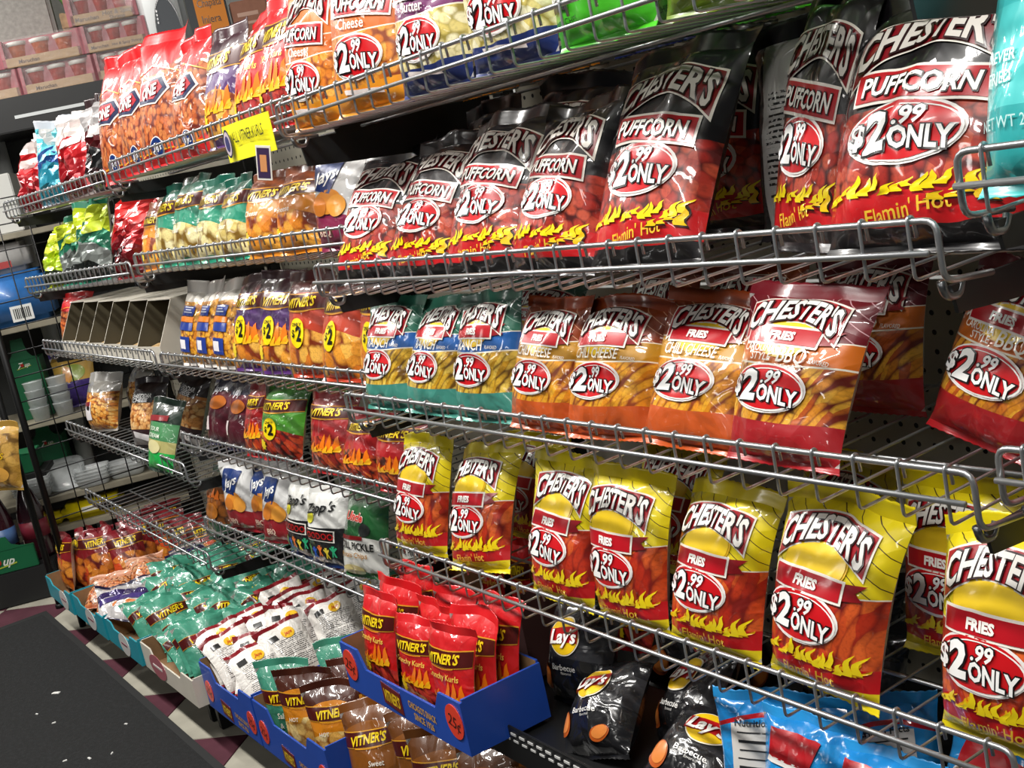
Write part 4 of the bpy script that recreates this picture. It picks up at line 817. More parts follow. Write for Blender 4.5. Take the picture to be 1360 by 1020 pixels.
for t, hw in ((t1, .17), (t2, .19), (t3, .2025)):
    for sx in (-1, 1):
        x = sx * (hw - .032); n = 24
        V = [(x + .024 * math.cos(6.2832 * i / n), -.0014, .047 + .027 * math.sin(6.2832 * i / n)) for i in range(n)]; V += [(a, -.0002, c) for a, _, c in V]
        MB().raw(V, [tuple(range(n)), tuple(reversed(range(n, 2 * n)))] + [(i, i + n, (i + 1) % n + n, (i + 1) % n) for i in range(n)]).build('price_spot', ink('#e8432a'), t)
        flat_text('25¢', .020, '#2a1412', t, (x, -.0019, .047), 'spot_lettering', .0, .1, .034, -14)
    MB().prism([(-.062, .012), (.0, .006), (.0, .042), (-.062, .048)], -.0013, -.0003).build('logo_panel', ink('#6a1a14'), t)
    flat_text("VITNER'S", .020, '#f0c81e', t, (-.031, -.0018, .027), 'logo_lettering', .03, .2, .052, -4)
    flat_text("CHICAGO'S SNACK", .0115, '#e0a81e', t, (.068, -.0012, .033), 'slogan_lettering', .02, 0, .085, -3)
    flat_text("SINCE 1926", .0115, '#e0a81e', t, (.068, -.0012, .016), 'slogan_lettering', .02, 0, .06, -3)
rr = random.Random(12)
def J(a): return rr.uniform(-a, a)
ORD = ['first', 'second', 'third', 'fourth', 'fifth', 'sixth', 'seventh', 'eighth', 'ninth', 'tenth', 'eleventh', 'twelfth']
DEP = ['on the aisle side', 'second in from the aisle', 'third in from the aisle', 'at the back']
# maroon bags
MO = [0, 1, 4, 5, 6, 7, 8, 3, 2, 9, 10, 11]
for i, (x, y, yw, ln, rl) in enumerate(((-2.475, -.06, 0, 8, -3), (-2.465, -.02, 4, 10, 2), (-2.45, .02, 6, 9, 0), (-2.43, .06, 8, 10, 3), (-2.36, .03, 62, 14, 0), (-2.33, .15, 70, 16, 4), (-2.28, .26, 74, 18, 0), (-2.43, .20, 78, 22, 0), (-2.44, .31, 80, 22, 0), (-2.24, .10, 72, 20, 0), (-2.13, .27, 74, 20, 0), (-2.03, .30, 74, 20, 0))):
    bag('shot', x, y, .1300, .125, .205, ln, yw, rl, 'small maroon hot fries bag, %s one counted from the left end of leftmost tray' % ORD[MO[i]], 'maroon bags in the leftmost tray', lod=.5)
for i, (x, y, yw, ln, rl) in enumerate(((-2.12, -.05, 60, 62, 6), (-2.04, -.03, 64, 66, -8), (-2.06, .09, 70, 60, 0), (-1.97, .07, 66, 64, 10))):
    bag('sclear', x, y, .140 + .012 * i, .125, .16, ln, yw, rl, 'small pink clear snack bag, %s from left in second teal tray' % ORD[(0, 2, 1, 3)[i]], 'clear snack bags in the second teal tray', lod=.5)
for i, (x, y, yw, ln, rl) in enumerate(((-1.90, -.06, 70, 60, 8), (-1.84, .06, 60, 58, -10), (-1.88, .19, 80, 58, 6), (-1.97, .22, 74, 62, 0), (-1.76, -.075, 40, 66, 12))):
    bag('spurple', x, y, .148 + .010 * i, .125, .16, ln, yw, rl, 'small white and purple foil bag, %s from left beside the green heap' % ORD[(1, 3, 2, 0, 4)[i]], 'white and purple foil bags', lod=.5)
for r_ in range(9):
    for c_ in range(4):
        x = -1.70 + r_ * .077 + J(.018); y = -.018 + c_ * .104 + J(.012)
        if r_ < 2 and c_ == 0: continue
        bag('sgreen', x, y, .150 + .018 * c_ + abs(J(.03)), .135, .165, 48 + J(10), 84 + J(14), J(10), 'small green chip bag in the heap, %s row from left, %s' % (ORD[r_], DEP[c_]), 'green bags heaped on the cream tray', lod=.5, crumple=2.6)
for x, y, lb in ((-1.06, .33, 'left'), (-.99, .36, 'middle'), (-.90, .37, 'right')):
    bag('sgreen', x, y, .20, .135, .165, 40, 70, 4, 'small green chip bag behind the white-backed bags, %s one' % lb, 'green bags behind the white-backed bags', lod=.5, crumple=2.2)
for r_ in range(4):
    for c_ in range(4):
        x = -1.00 + r_ * .072 + J(.015); y = .0 + c_ * .095 + J(.012)
        bag('sback', x, y,   .165 + .016 * c_ + abs(J(.015)), .125, .165, 42 + J(12), 78 + J(22), J(16), 'white-backed small bag in blue tray, %s row from left, %s' % (ORD[r_], DEP[c_]), 'white-backed bags in the blue tray', lod=.5, crumple=2.0)
for i, (k, x, y, yw, ln) in enumerate((('sgreen', -.655, -.015, 48, 8), ('sorange', -.565, -.010, 46, 8), ('sorange', -.50, .09, 50, 10), ('sorange', -.435, .0, 48, 8), ('sgreen', -.63, .12, 55, 14), ('sorange', -.36, .09, 50, 10), ('sgreen', -.58, .25, 60, 16), ('sorange', -.44, .22, 55, 12))):
    bag(k, x, y, .1300, .125, .185, ln, yw, 0, DES[k].desc + ', ' + ['at the front left corner of', 'front left in', 'second row centre in', 'front right in', 'second row left in', 'at the right end of', 'back left in', 'back right in'][i] + ' the right blue tray', 'chip bags in the right blue tray', lod=.7)
for i, (x, y, yw, ln) in enumerate(((-.25, -.01, 40, 20), (-.13, .04, 40, 16), (-.02, .02, 36, 14), (.10, .03, 30, 18), (.22, .0, 30, 18), (.34, .02, 26, 16), (-.22, .16, 40, 14), (.03, .18, 36, 12), (.46, .01, 24, 16))):
    bag('sbrown', x, y, .124, .135, .20, ln, yw, J(5), 'small brown chip bag, %s under the raised blue tray' % (ORD[(0, 2, 3, 5, 6, 7, 1, 4, 8)[i]] + ' from left'), 'brown bags under the blue tray', lod=.7)
# red corn curl bags in their tray
import copy
DES['kurlthin'] = copy.copy(DES['kurls']); DES['kurlthin'].bulge = .13
nm3 = ['left', 'middle', 'right']; nr = ['front', 'second', 'third', 'back']
for r_ in range(3):
    for c_ in range(3):
        x = .045 + c_ * .122 + J(.003) + .004 * r_; y = -.074 + r_ * .036 + (.006 if c_ == 1 else 0) + J(.002)
        bag('kurlthin', x, y, .4750, .120, .158 + (.006, -.014, .002)[c_] + .010 * r_, 9, 2 + J(2), J(2), 'red corn curl bag, %s row %s in the raised blue tray' % (nr[r_], nm3[c_]), 'red corn curl bags in the blue tray', lod=1.0 if r_ == 0 else .7, crumple=.8)
for i, (x, y, lb) in enumerate(((.045, .155, 'left red corn curl bag in the dark box behind the tray'), (.125, .165, 'middle red corn curl bag in the dark box behind the tray'), (.205, .155, 'right red corn curl bag in the dark box behind the tray'), (.34, .235, 'red corn curl bag behind the black barbecue bags, front one'), (.42, .34, 'red corn curl bag behind the black barbecue bags, rear one'))):
    bag('kurlthin', x, y, .4750, .118 if i > 2 else .075, .185, 8, 4, 0, lb, 'red corn curl bags behind the tray', lod=.7)
# black barbecue chip bags and bright blue bags on the low shelf
lay = [(.385, .085, .145, .172, 20, 6, -4, 'upright black barbecue bag beside the blue tray, full logo showing'), (.525, .000, .155, .155, 50, 8, -16, 'black barbecue bag lying back at the dashed shelf lip'), (.612, .075, .155, .165, 42, -14, -16, 'black barbecue bag with creased logo in the pile centre'),
       (.50, .19, .160, .18, 20, 30, 20, 'black barbecue bag tilted behind the upright one'), (.585, .225, .155, .185, 16, 56, -14, 'black barbecue bag seen edge-on under the fourth shelf'), (.700, -.005, .155, .15, 66, 8, 10, 'black barbecue bag at front right with a chip picture'), (.80, .20, .165, .185, 20, 8, 0, 'black barbecue bag in shadow behind the pile'), (.70, .31, .165, .185, 12, 8, 0, 'black barbecue bag at the back of the low shelf')]
for x, y, w, h, ln, yw, rl, lb in lay: bag('lays', x, y, .4660, w, h, ln, yw, rl, lb, 'black barbecue chip bags on the low shelf', lod=1.0)
ruf = [('rufflab', .815, .045, .13, .152, 14, 30, 6, 'leftmost bright blue bag showing its nutrition facts panel'), ('ruffle', .885, .040, .13, .145, 14, 16, 0, 'bright blue ridged chip bag next to the nutrition panel'), ('rufflab', .94, .12, .13, .150, 12, 40, 0, 'bright blue bag with nutrition panel in the second row'), ('ruffle', .985, .035, .14, .135, 20, 8, 0, 'bright blue ridged chip bag third along the low shelf'), ('ruffle', 1.06, .11, .15, .150, 20, 0, 8, 'bright blue ridged chip bag in the second row'), ('ruffle', 1.10, .03, .15, .13, 50, 4, 0, 'bright blue ridged chip bag lying back at the right end'), ('rufflab', 1.14, .20, .15, .165, 24, 10, 0, 'bright blue bag at the back right of the low shelf')]
for k, x, y, w, h, ln, yw, rl, lb in ruf: bag(k, x, y, .4660, w, h, ln, yw, rl, lb, 'bright blue chip bags on the low shelf', lod=1.0)

# ------------------------------------------------------------------ yellow shelf sign and hanging tags
sg = empty('shelf_sign', (-.285, .066, 1.405)); tag(sg, 'bright yellow handwritten sign clipped to the top fence', 'sign')
V = []; n = 12
for side in (0, 1):
    for j in range(5):
        for i in range(n + 1): q = i / n; V.append((-.115 + .23 * q, -.006 - .006 * math.sin(3 * q) + .0008 * side, -.045 + .066 * j / 4))
F = []
st = 5 * (n + 1)
for j in range(4):
    for i in range(n): p = j * (n + 1) + i; F += [(p, p + 1, p + n + 2, p + n + 1), (st + p, st + p + n + 1, st + p + n + 2, st + p + 1)]
mesh_obj('card', V, F, mat('sign_yellow', '#f2ea12', .5), sg)
flat_text('ALL VITNER KURLS', .02, '#2a2a1c', sg, (.025, -.0165, -.004), 'lettering', .008, 0, .145, 0)
for rr_, c in ((1.0, '#1a2040'), (.85, '#c8b8c0'), (.55, '#3a3a6a')):
    n = 20; mesh_obj('oval_mark', [(-.078 + .017 * rr_ * math.cos(6.2832 * i / n), -.0155 - (1 - rr_) * .002, -.012 + .026 * rr_ * math.sin(6.2832 * i / n)) for i in range(n)], [tuple(range(n))], ink(c), sg)
ht = empty('hanging_tag', (-.205, .05, 1.373), (0, R(12), R(30))); tag(ht, 'small printed tag hanging below the yellow sign', 'tag')
MB().box((-.016, -.0008, -.060), (.016, .0008, .0), bev=.0004).build('tag_card', mat('tag_edge', '#d8d4cc', .5), ht)
MB().box((-.013, -.0014, -.056), (.013, -.0009, -.004)).build('tag_print', ink('#3a2a4a'), ht); MB().box((-.007, -.0019, -.045), (.007, -.0015, -.016)).build('tag_picture', ink('#c88a5a'), ht)

# ------------------------------------------------------------------ white open cartons on the far left third shelf
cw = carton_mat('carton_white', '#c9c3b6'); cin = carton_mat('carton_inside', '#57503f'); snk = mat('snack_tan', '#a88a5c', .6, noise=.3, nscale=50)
for i in range(6):
    x = -2.20 + i * .165; z = .9265
    c = empty('snack_carton', (x, .098, z), (0, 0, R(6))); tag(c, ['leftmost', 'second', 'third', 'fourth', 'fifth', 'rightmost'][i] + ' open white carton on the far left third shelf', 'carton', 'white cartons on the far left third shelf')
    T = .003; w, d_, hb, hf = .15, .26, .155, .045
    for sx in (-1, 1):
        xx = sx * (w / 2 - T / 2)
        b = MB().raw([(xx - T / 2, 0, 0), (xx - T / 2, d_, 0), (xx - T / 2, d_, hb), (xx - T / 2, .06, hb), (xx - T / 2, 0, hf), (xx + T / 2, 0, 0), (xx + T / 2, d_, 0), (xx + T / 2, d_, hb), (xx + T / 2, .06, hb), (xx + T / 2, 0, hf)], [(4, 3, 2, 1, 0), (5, 6, 7, 8, 9), (0, 1, 6, 5), (1, 2, 7, 6), (2, 3, 8, 7), (3, 4, 9, 8), (4, 0, 5, 9)]); b.m[1 if sx < 0 else 0] = 1; b.build('side_panel', [cw, cin], c)
    MB().box((-w / 2 + T, 0, 0), (w / 2 - T, T, hf)).build('front_panel', cw, c); MB().box((-w / 2 + T, d_ - T, 0), (w / 2 - T, d_, hb)).build('back_panel', cin, c); MB().box((-w / 2 + T, T, 0), (w / 2 - T, d_ - T, T)).build('carton_bottom', cin, c)
    MB().box((-w / 2 + T, .06, hb), (w / 2 - T, d_, hb + T)).build('top_panel', cw, c)
    for k in range(2):
        o = MB().lathe([(.004, .0), (.028, .006), (.034, .02), (.028, .034), (.004, .04)], 12, 0, (-.035 + .07 * k, .045 + .03 * k, .004)).build('snack_cake', snk); o.location = (x, .098, z); o.rotation_euler = (0, 0, R(6)); tag(o, 'round tan snack cake inside an open white carton', 'snack', 'snack cakes in the white cartons')

# ------------------------------------------------------------------ black wire grid at the end of the shelving
gw = mat('black_wire', '#0e0f10', .5, .3)
gr = empty('wire_grid_panel', (-2.475, 0, 0)); tag(gr, 'black wire grid panel at the far left end of the shelving', 'wire grid')
MB().tube([(0, -.055, .0), (0, -.055, 1.46)], .011, 10).build('post', gw, gr, True); MB().tube([(0, .42, .0), (0, .42, 1.46)], .009, 10).build('post', gw, gr, True)
hme = MB().tube([(0, -.05, 0), (0, .42, 0)], .0022, 6).mesh('grid_wire', gw, True); vme = MB().tube([(0, 0, .2), (0, 0, 1.45)], .0022, 6).mesh('grid_wire', gw, True)
for i in range(16): shared('grid_wire', hme, gr, (0, 0, .22 + i * .082))
for i in range(4): shared('grid_wire', vme, gr, (.003, .04 + i * .095, 0))
g2 = empty('rack_post', (-2.80, -.055, 0)); tag(g2, 'second black rack post left of the wire grid', 'post')
MB().tube([(0, 0, .0), (0, 0, 1.3)], .012, 10).build('tube', gw, g2, True); MB().lathe([(.016, 0), (.016, .012), (.012, .016)], 12).build('foot', gw, g2, True)
MB().tube(rounded([(0, 0, .62), (.02, -.07, .60), (.03, -.11, .64)], .02), .003, 6).build('hook', gw, g2, True)
bag('goldbag', -2.79, -.115, .47, .17, .25, 6, 34, 4, 'gold tortilla chip bag hanging at the left picture edge', None, lod=.7)

# ------------------------------------------------------------------ end shelving (turned 21 degrees) with drinks, containers, noodle cases
ES = empty('end_shelf_unit', (-3.2, .045, 0), (0, 0, R(69))); tag(ES, 'grey end shelving with pale boards beyond the wire grid', 'shelf unit')
# local x runs along the shelf front (to the right in the picture), local y runs away from the aisle
board = mat('shelf_board', '#8d8674', .6, noise=.2, nscale=14)
for z, c in ((.30, board), (.60, board), (.975, board), (1.32, board)): MB().box((-.25, .0, z), (1.5, .42, z + .022), bev=.002).build('shelf_board', c, ES)
MB().box((-.25, .0, 1.70), (1.6, .46, 1.825), bev=.004).build('top_ledge', blk, ES)
for a, b in ((.30, .62), (.02, .20)): MB().box((a, -.003, 1.745 - (.03 if a < .1 else 0)), (b, -.0004, 1.757 - (.03 if a < .1 else 0))).build('white_strip', mat('strip_white', '#d8dcdc', .3), ES)
MB().box((-.25, .42, .0), (1.6, .44, 1.7)).build('back_sheet', mat('end_back', '#2c2e2e', .7), ES)
for x in (.155, 1.2): MB().tube([(x, .36, 0), (x, .36, 1.70)], .032, 16).build('white_post', mat('post_white', '#b0b2b0', .4), ES, True)
def on_end(name, x, y, z, label, cat, group=None, rz=0.0):
    M = Matrix.Translation((-3.2, .045, 0)) @ Matrix.Rotation(R(69), 4, 'Z'); p = M @ Vector((x, y, z))
    o = empty(name, p, (0, 0, R(69) + rz)); tag(o, label, cat, group); return o
def bag_end(k, x, y, z, w, h, ln, label, yaw=0, group=None, roll=0):
    M = Matrix.Translation((-3.2, .045, 0)) @ Matrix.Rotation(R(69), 4, 'Z'); p = M @ Vector((x, y, z)); return bag(k, p.x, p.y, p.z, w, h, ln, 69 + yaw, roll, label, group, lod=.7)
# noodle cases on the top ledge
nw = mat('case_wrap', '#c79a94', .25, 0, .5, .6, noise=.25, nscale=16); nr_ = mat('case_red', '#a8545e', .35, noise=.2, nscale=20); nc = mat('case_card', '#b79a78', .7, noise=.1); cupw = mat('cup_white', '#d8d6d0', .5); cupr = mat('cup_red', '#b8423a', .4, noise=.3, nscale=50); cupo = mat('cup_orange', '#cf6a3a', .4, noise=.3, nscale=50)
def case(x, z, w, h, label, kind=0, d=.26, txt=None):
    o = on_end('noodle_case', x, .03, z, label, 'noodle case', 'shrink-wrapped noodle cases on the ledge')
    MB().box((-w / 2, .03, 0), (w / 2, d, h), bev=.003).build('carton', nr_, o)
    MB().box((-w / 2 - .001, -.001, 0), (w / 2 + .001, .03, h * .34), bev=.001).build('card_base', nc, o)
    for sx in (-1, 1): MB().box((sx * w / 2 - .012, -.001, 0), (sx * w / 2 + .012, .031, h), bev=.001).build('corner_strip', nr_, o)
    n = 3; cw_ = (w - .03) / n
    for i in range(n):
        c = MB().lathe([(cw_ * .36, 0), (cw_ * .46, h * .55), (cw_ * .49, h * .57)], 14, 0, (-w / 2 + .015 + cw_ * (i + .5), .024 + cw_ * .3, h * .34)).build('noodle_cup', cupo if kind else cupr, o, True)
        MB().lathe([(cw_ * .47, h * .44), (cw_ * .49, h * .58), (cw_ * .40, h * .60)], 14, 0, (-w / 2 + .015 + cw_ * (i + .5), .0235 + cw_ * .3, h * .34)).build('cup_label', cupw, c, True)
    for k, tt in enumerate(txt or []):
        flat_text(tt[0], tt[1], '#4a3428', o, (tt[2], -.0022, tt[3]), 'case_lettering', .01, .1)
    MB().box((-w / 2 - .003, -.004, -.0005), (w / 2 + .003, d + .003, h + .003), bev=.004).build('shrink_wrap', MATS.get('wrap') or clear('wrap', '#f2e6e4', .13, .1), o)
Z0 = 1.8255
case(.21, Z0, .26, .100, 'noodle case at the far left bottom of the stack', 0, txt=[('Beef', .026, .02, .018)])
case(.485, Z0, .265, .100, 'noodle case in the bottom layer second from left', 0, txt=[('Maruchan', .014, -.05, .017)])
case(.745, Z0, .235, .100, 'noodle case in the bottom layer behind the red bags', 0, txt=[('Maruchan', .014, -.05, .017)])
case(.165, Z0 + .1045, .25, .100, 'noodle case in the second layer at the picture edge', 0)
case(.45, Z0 + .1045, .285, .100, 'orange noodle case in the second layer', 1, txt=[('Maruchan', .014, -.05, .017)])
case(.72, Z0 + .1045, .225, .100, 'noodle case in the second layer under the topmost case', 0, txt=[('Maruchan', .012, -.06, .017), ('Hot & Spicy Shrimp', .010, .04, .017)])
case(.70, Z0 + .209, .235, .115, 'topmost noodle case with bold hot and spicy lettering', 0, txt=[('Maruchan', .016, -.06, .02), ('Hot & Spicy', .017, .055, .028), ('Shrimp', .015, .05, .009)])
# grey wall block, wooden crate and white appliance behind
wl = MB().box((-9, -1.5, 0), (-8.9, 4, 3.2)).build('wall_left', mat('wall_grey', '#a9a8a0', .8, noise=.12, nscale=30)); wl.location = (3.9, 0, 0); tag(wl, 'grey mottled store wall at the far left', None, None, 'structure')
wb2 = MB().box((-5, 1.9, 0), (3.6, 2.0, 3.2)).build('wall_back_store', mat('wall_pale', '#c4c6c4', .7, noise=.05)); tag(wb2, 'pale store wall behind the shelving', None, None, 'structure')
gb_ = on_end('wall_panel', .30, .31, Z0 + .0, 'grey mottled panel standing behind the noodle cases', 'panel'); MB().box((-.30, 0, 0), (.19, .06, .75), bev=.006).build('panel_body', mat('panel_grey', '#9b9a94', .85, noise=.2, nscale=60), gb_); MB().box((.19, .005, .0), (.20, .055, .75)).build('panel_edge', mat('panel_edge', '#7e7d78', .8), gb_)
cr = on_end('wooden_crate', .62, .31, Z0 + .0, 'tan slatted crate behind the stacked noodle cases', 'crate')
wd = mat('crate_wood', '#a58a68', .7, noise=.35, nscale=35)
for k in range(5): MB().box((-.10, .0, k * .062), (.16, .012, k * .062 + .057), bev=.003).build('slat', wd, cr)
for x in (-.10, .14): MB().box((x, .012, 0), (x + .02, .03, .31), bev=.002).build('batten', wd, cr)
gp = on_end('green_bag', .64, .36, Z0 + .315, 'green leafy package on top of the tan crate', 'package'); MB().lathe([(.02, 0), (.09, .01), (.11, .05), (.08, .10), (.02, .12)], 14).build('wrapper', mat('green_leaf', '#5d8f3a', .5, noise=.4, nscale=24), gp, True); MB().lathe([(.012, .115), (.02, .15), (.004, .16)], 8).build('tied_neck', mat('green_leaf', '#5d8f3a'), gp, True)
M2 = on_end('white_appliance', .925, .02, Z0 + .0, 'white appliance with a dark grey oval panel', 'appliance')
MB().box((-.095, .0, 0), (.075, .26, .50), bev=.02).build('casing', mat('appliance_white', '#e6e9e9', .35), M2, True)
wing = MB().box((-.097, .02, .02), (-.094, .24, .46)); wing.build('side_vent', mat('vent_grey', '#9a9c9c', .5), M2)
n = 32; V = [(.0 + .045 * math.cos(6.2832 * i / n), -.006, .125 + .125 * math.sin(6.2832 * i / n)) for i in range(n)]; V += [(a, .004, c) for a, _, c in V]
ov = MB().raw(V, [tuple(range(n)), tuple(reversed(range(n, 2 * n)))] + [(i, i + n, (i + 1) % n + n, (i + 1) % n) for i in range(n)]).build('oval_panel', mat('oval_grey', '#4e5257', .5), M2)
V = []
for q in (1.0, 1.06):
    V += [(.0 + .045 * q * math.cos(6.2832 * i / n), -.008, .125 + .125 * q * math.sin(6.2832 * i / n)) for i in range(n)]
mesh_obj('oval_rim', V, [(i, (i + 1) % n, (i + 1) % n + n, i + n) for i in range(n)], ink('#1c1e20'), ov)
for k in range(4): MB().box((-.036 + .001 * k, -.0095, .16 + k * .014), (-.031 + .001 * k, -.0082, .168 + k * .014)).build('indicator', ink('#e8e8e8'), ov)
MB().tube([(-.05, -.004, .30), (-.03, -.006, .28), (.0, -.006, .275), (.03, -.006, .28)], .002, 6).build('cable', ink('#6a6c6c'), M2, True)
sn = on_end('hanging_sign', 1.085, .02, Z0 + .0005, 'orange framed sign reading Chapata and Injera', 'sign')
MB().box((-.08, .0, 0), (.07, .014, .50), bev=.003).build('frame', mat('sign_frame', '#3c3f42', .5), sn); MB().box((-.05, -.003, .09), (.062, -.0005, .48)).build('face', mat('sign_orange', '#dd8420', .5), sn)
flat_text('Injera', .030, '#3a2410', sn, (.002, -.0042, .145), 'lettering', .0, 0, .07); flat_text('Chapata', .030, '#3a2410', sn, (.006, -.0042, .205), 'lettering', .0, 0, .09); flat_text('Roti', .030, '#3a2410', sn, (.002, -.0042, .265), 'lettering', .0, 0, .05)
cb = on_end('cardboard_box', 1.235, .02, Z0 + .0, 'brown printed cardboard box behind the red bags', 'box'); MB().box((-.07, 0, 0), (.07, .16, .19), bev=.004).build('carton', mat('box_brown', '#9c6a54', .7, noise=.1), cb); MB().box((-.05, -.001, .13), (.03, -.0003, .145)).build('printed_line', ink('#c9a08c'), cb); MB().box((-.05, -.001, .10), (.02, -.0003, .11)).build('printed_line', ink('#c9a08c'), cb)
MB().box((-.0715, .07, .1895), (.0715, .09, .1915)).build('packing_tape', ink('#c9b48c'), cb)
# white box and blue pack on upper end shelves
wbx = on_end('white_carton', .05, .03, 1.3425, 'plain white carton at the left picture edge', 'carton'); MB().box((-.2, 0, 0), (.17, .3, .22), bev=.004).build('carton_body', mat('carton_plain', '#cfcfca', .6), wbx); MB().box((-.2, -.001, .10), (.17, -.0002, .104)).build('flap_seam', ink('#8a8a86'), wbx); MB().box((-.10, -.0015, .03), (.0, -.0004, .08)).build('paper_label', ink('#a8a8a0'), wbx)
bp = on_end('paper_pack', .07, .02, .9975, 'blue wrapped paper pack with a white barcode', 'paper pack')
b_ = MB().box((-.15, 0, 0), (.17, .22, .20), bev=.025); b_.build('wrapper', mat('pack_blue', '#2f6cb0', .35, 0, .5, .3, noise=.2, nscale=25), bp, True)
MB().box((.02, -.0015, .015), (.10, -.0003, .075)).build('barcode_label', ink('#e6e6e2'), bp)
bl = MB()
for k in range(9): bl.box((.03 + k * .007, -.0022, .025), (.033 + k * .007 + (.001 if k % 3 else .0), -.0016, .065))
bl.build('barcode', ink('#1c1c1c'), bp)
wp = on_end('printed_pack', .04, .03, 1.1985, 'white printed pack stacked on the blue paper pack', 'paper pack'); MB().box((-.13, 0, 0), (.16, .2, .11), bev=.02).build('wrapper', mat('pack_white', '#c6c4c2', .4, noise=.2, nscale=18), wp, True); MB().box((-.08, -.0015, .06), (.02, -.0003, .09)).build('logo_print', ink('#2a4a9a'), wp); MB().box((-.02, -.0015, .02), (.10, -.0003, .045)).build('logo_print', ink('#b04a4a'), wp)
# green soda cartons with bottles, on shelves and floor
green = carton_mat('carton_green', '#0f5c38'); bottle_m = mat('bottle_dark', '#33141c', .12, 0, .5, .6); cap_m = mat('bottle_cap', '#b0b0b0', .4)
def soda(x, y, z, label, w, body, handle, d=.12):
    o = on_end('soda_carrier', x, y, z, label, 'soda carton')
    MB().box((-w / 2, 0, 0), (w / 2, d, body), bev=.002).build('carton', green, o)
    MB().prism([(-w / 2, body), (w / 2, body), (w * .32, body + handle * .12), (w * .22, body + handle * .35), (w * .17, body + handle), (-w * .17, body + handle), (-w * .22, body + handle * .35), (-w * .32, body + handle * .12)], .0, .006).build('handle_panel', green, o)
    k = w / .26; c = body - .038 * k
    flat_text('7', .046 * k, '#d4dcd0', o, (-.030 * k, -.0016, c), 'logo_lettering', .02, .45); flat_text('up', .030 * k, '#d4dcd0', o, (.030 * k, -.0016, c), 'logo_lettering', .02, .45)
    q = 20; mesh_obj('logo_spot', [(-.004 * k + .013 * k * math.cos(6.2832 * i / q), -.0024, c + .013 * k * math.sin(6.2832 * i / q)) for i in range(q)], [tuple(range(q))], ink('#a8281e'), o)
    MB().prism([(-.05 * k, c - .03 * k), (.06 * k, c - .016 * k), (.06 * k, c - .011 * k), (-.05 * k, c - .026 * k)], -.0016, -.0004).build('logo_swash', ink('#a4b43a'), o)
    return o
soda(.06, .12, .6225, 'green soda carton on the upper board behind the wire grid', .13, .235, .085)
soda(.045, .22, .3225, 'green soda carton on the lower board behind the wire grid', .13, .20, .07)
rk = on_end('drink_rack', -.12, -.24, 0, 'low black drink rack on the floor at the far left', 'drink rack')
MB().box((-.30, .0, .001), (.16, .20, .13), bev=.004).build('base', mat('rack_dark', '#0e1010', .6), rk); MB().box((-.30, .0, .455), (.22, .20, .475), bev=.002).build('tier', mat('rack_dark', '#0e1010'), rk)
for x in (-.29, .15): MB().box((x, .185, .13), (x + .01, .198, .455)).build('rack_post', mat('rack_dark', '#0e1010'), rk)
soda(-.15, -.235, .1315, 'green soda carton in the low black rack at far left', .27, .085, .05, .02)
soda(-.04, -.22, .4765, 'green soda carton on the rack tier at the left picture edge', .22, .07, .04, .16)
for i, (x, y, c) in enumerate(((-.135, -.13, 'dark cola bottle with a blue label at the picture edge'), (-.02, -.11, 'dark cola bottle in the green carton, farther right'))):
    o = on_end('soda_bottle', x, y, .131, c, 'soda bottle')
    MB().lathe([(.045, 0), (.052, .015), (.052, .17), (.046, .20), (.030, .255), (.014, .29), (.014, .30)], 20).build('bottle', bottle_m, o, True); MB().lathe([(.016, .298), (.016, .315), (.013, .318)], 14).build('cap', cap_m, o, True); MB().lathe([(.0527, .085), (.0527, .15)], 20).build('label', mat('bottle_label_%d' % i, '#4a6a9a' if i == 0 else '#8a2a3a', .4), o, True)
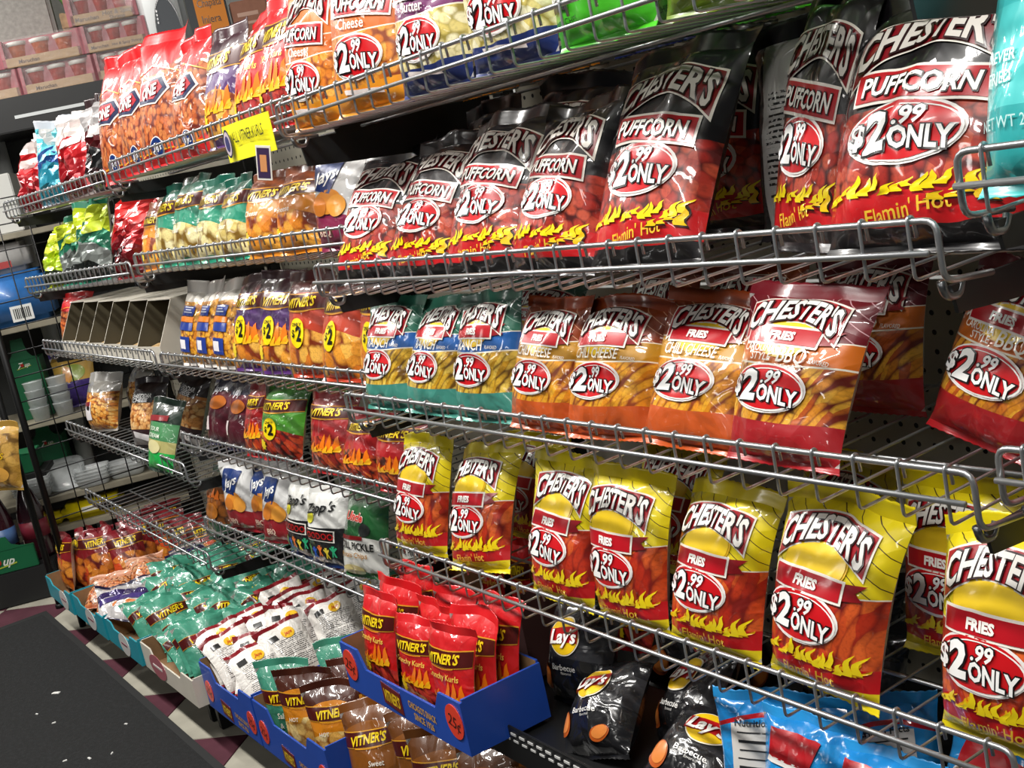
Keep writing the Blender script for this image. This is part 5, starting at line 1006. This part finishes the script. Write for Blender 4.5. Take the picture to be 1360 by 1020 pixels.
# clear takeout containers
clr = clear('clear_plastic', '#dfe3e3', .55, .1)
def shell(o, w, d, h, name='container'):
    V = []; n = 20
    for q, z in ((.82, 0), (.9, .004), (.97, h * .6), (1.0, h), (1.08, h), (1.08, h + .003)):
        for i in range(n):
            t = 6.2832 * i / n; c, s_ = math.cos(t), math.sin(t); e = .45; V.append((w / 2 * q * abs(c) ** e * (1 if c > 0 else -1), d / 2 * q * abs(s_) ** e * (1 if s_ > 0 else -1), z))
    F = [tuple(reversed(range(n)))]
    for k in range(5): F += [(k * n + i, k * n + (i + 1) % n, (k + 1) * n + (i + 1) % n, (k + 1) * n + i) for i in range(n)]
    return mesh_obj(name, V, F, clr, o, smooth=True)
for i, (x, y, w, k, up) in enumerate(((-.02, .06, .14, 5, False), (.11, .09, .13, 7, True), (.21, .05, .13, 4, False), (.34, .08, .14, 3, False), (.0, .13, .11, 6, True))):
    for j in range(k):
        o = on_end('takeout_container', x + J(.004), y + (.016 * j if up else 0), .3235 + (.0 if up else .013 * j) + (w * .42 if up else 0), ('clear plastic takeout tray in the stack lying flat on the board' if not up else 'clear plastic takeout tray standing on edge in the stack'), 'takeout tray', 'clear takeout trays', 0)
        if up: o.rotation_euler = (R(80), 0, R(69))
        shell(o, w, w * .8, .03)
for i in range(2):
    o = on_end('plastic_cup_stack', .09 + .088 * (i % 2), -.0 + .042 + .088 * (i // 2) * 0 + .0, .6225, ['stack of clear plastic cups beside the green carton', 'stack of clear plastic cups beside the purple bag'][i], 'cup stack', 'clear cup stacks'); 
    for j in range(4): MB().lathe([(.030, 0), (.038, .05), (.040, .052)], 16, 0, (0, 0, j * .034)).build('cup', clr, o, True)
bag_end('purplebag', .225, .17, .6225, .17, .235, 10, 'purple and tan snack bag behind the wire grid')
yb = on_end('yellow_package', .16, .02, .2005, 'yellow wrapped package on the lowest board', 'package')
MB().box((-.10, 0, 0), (.14, .12, .07), bev=.02).build('wrapper', mat('yellow_wrap', '#e6d010', .35, 0, .5, .3, noise=.15, nscale=22), yb, True); MB().box((-.17, .02, .005), (-.10, .10, .05), bev=.01).build('twisted_end', mat('yellow_wrap', '#e6d010'), yb, True); MB().box((-.02, -.0012, .03), (.08, -.0002, .05)).build('printed_stripe', ink('#f2f0e4'), yb)
MB().box((-.25, .0, .178), (.6, .36, .2), bev=.002).build('shelf_board', board, ES)
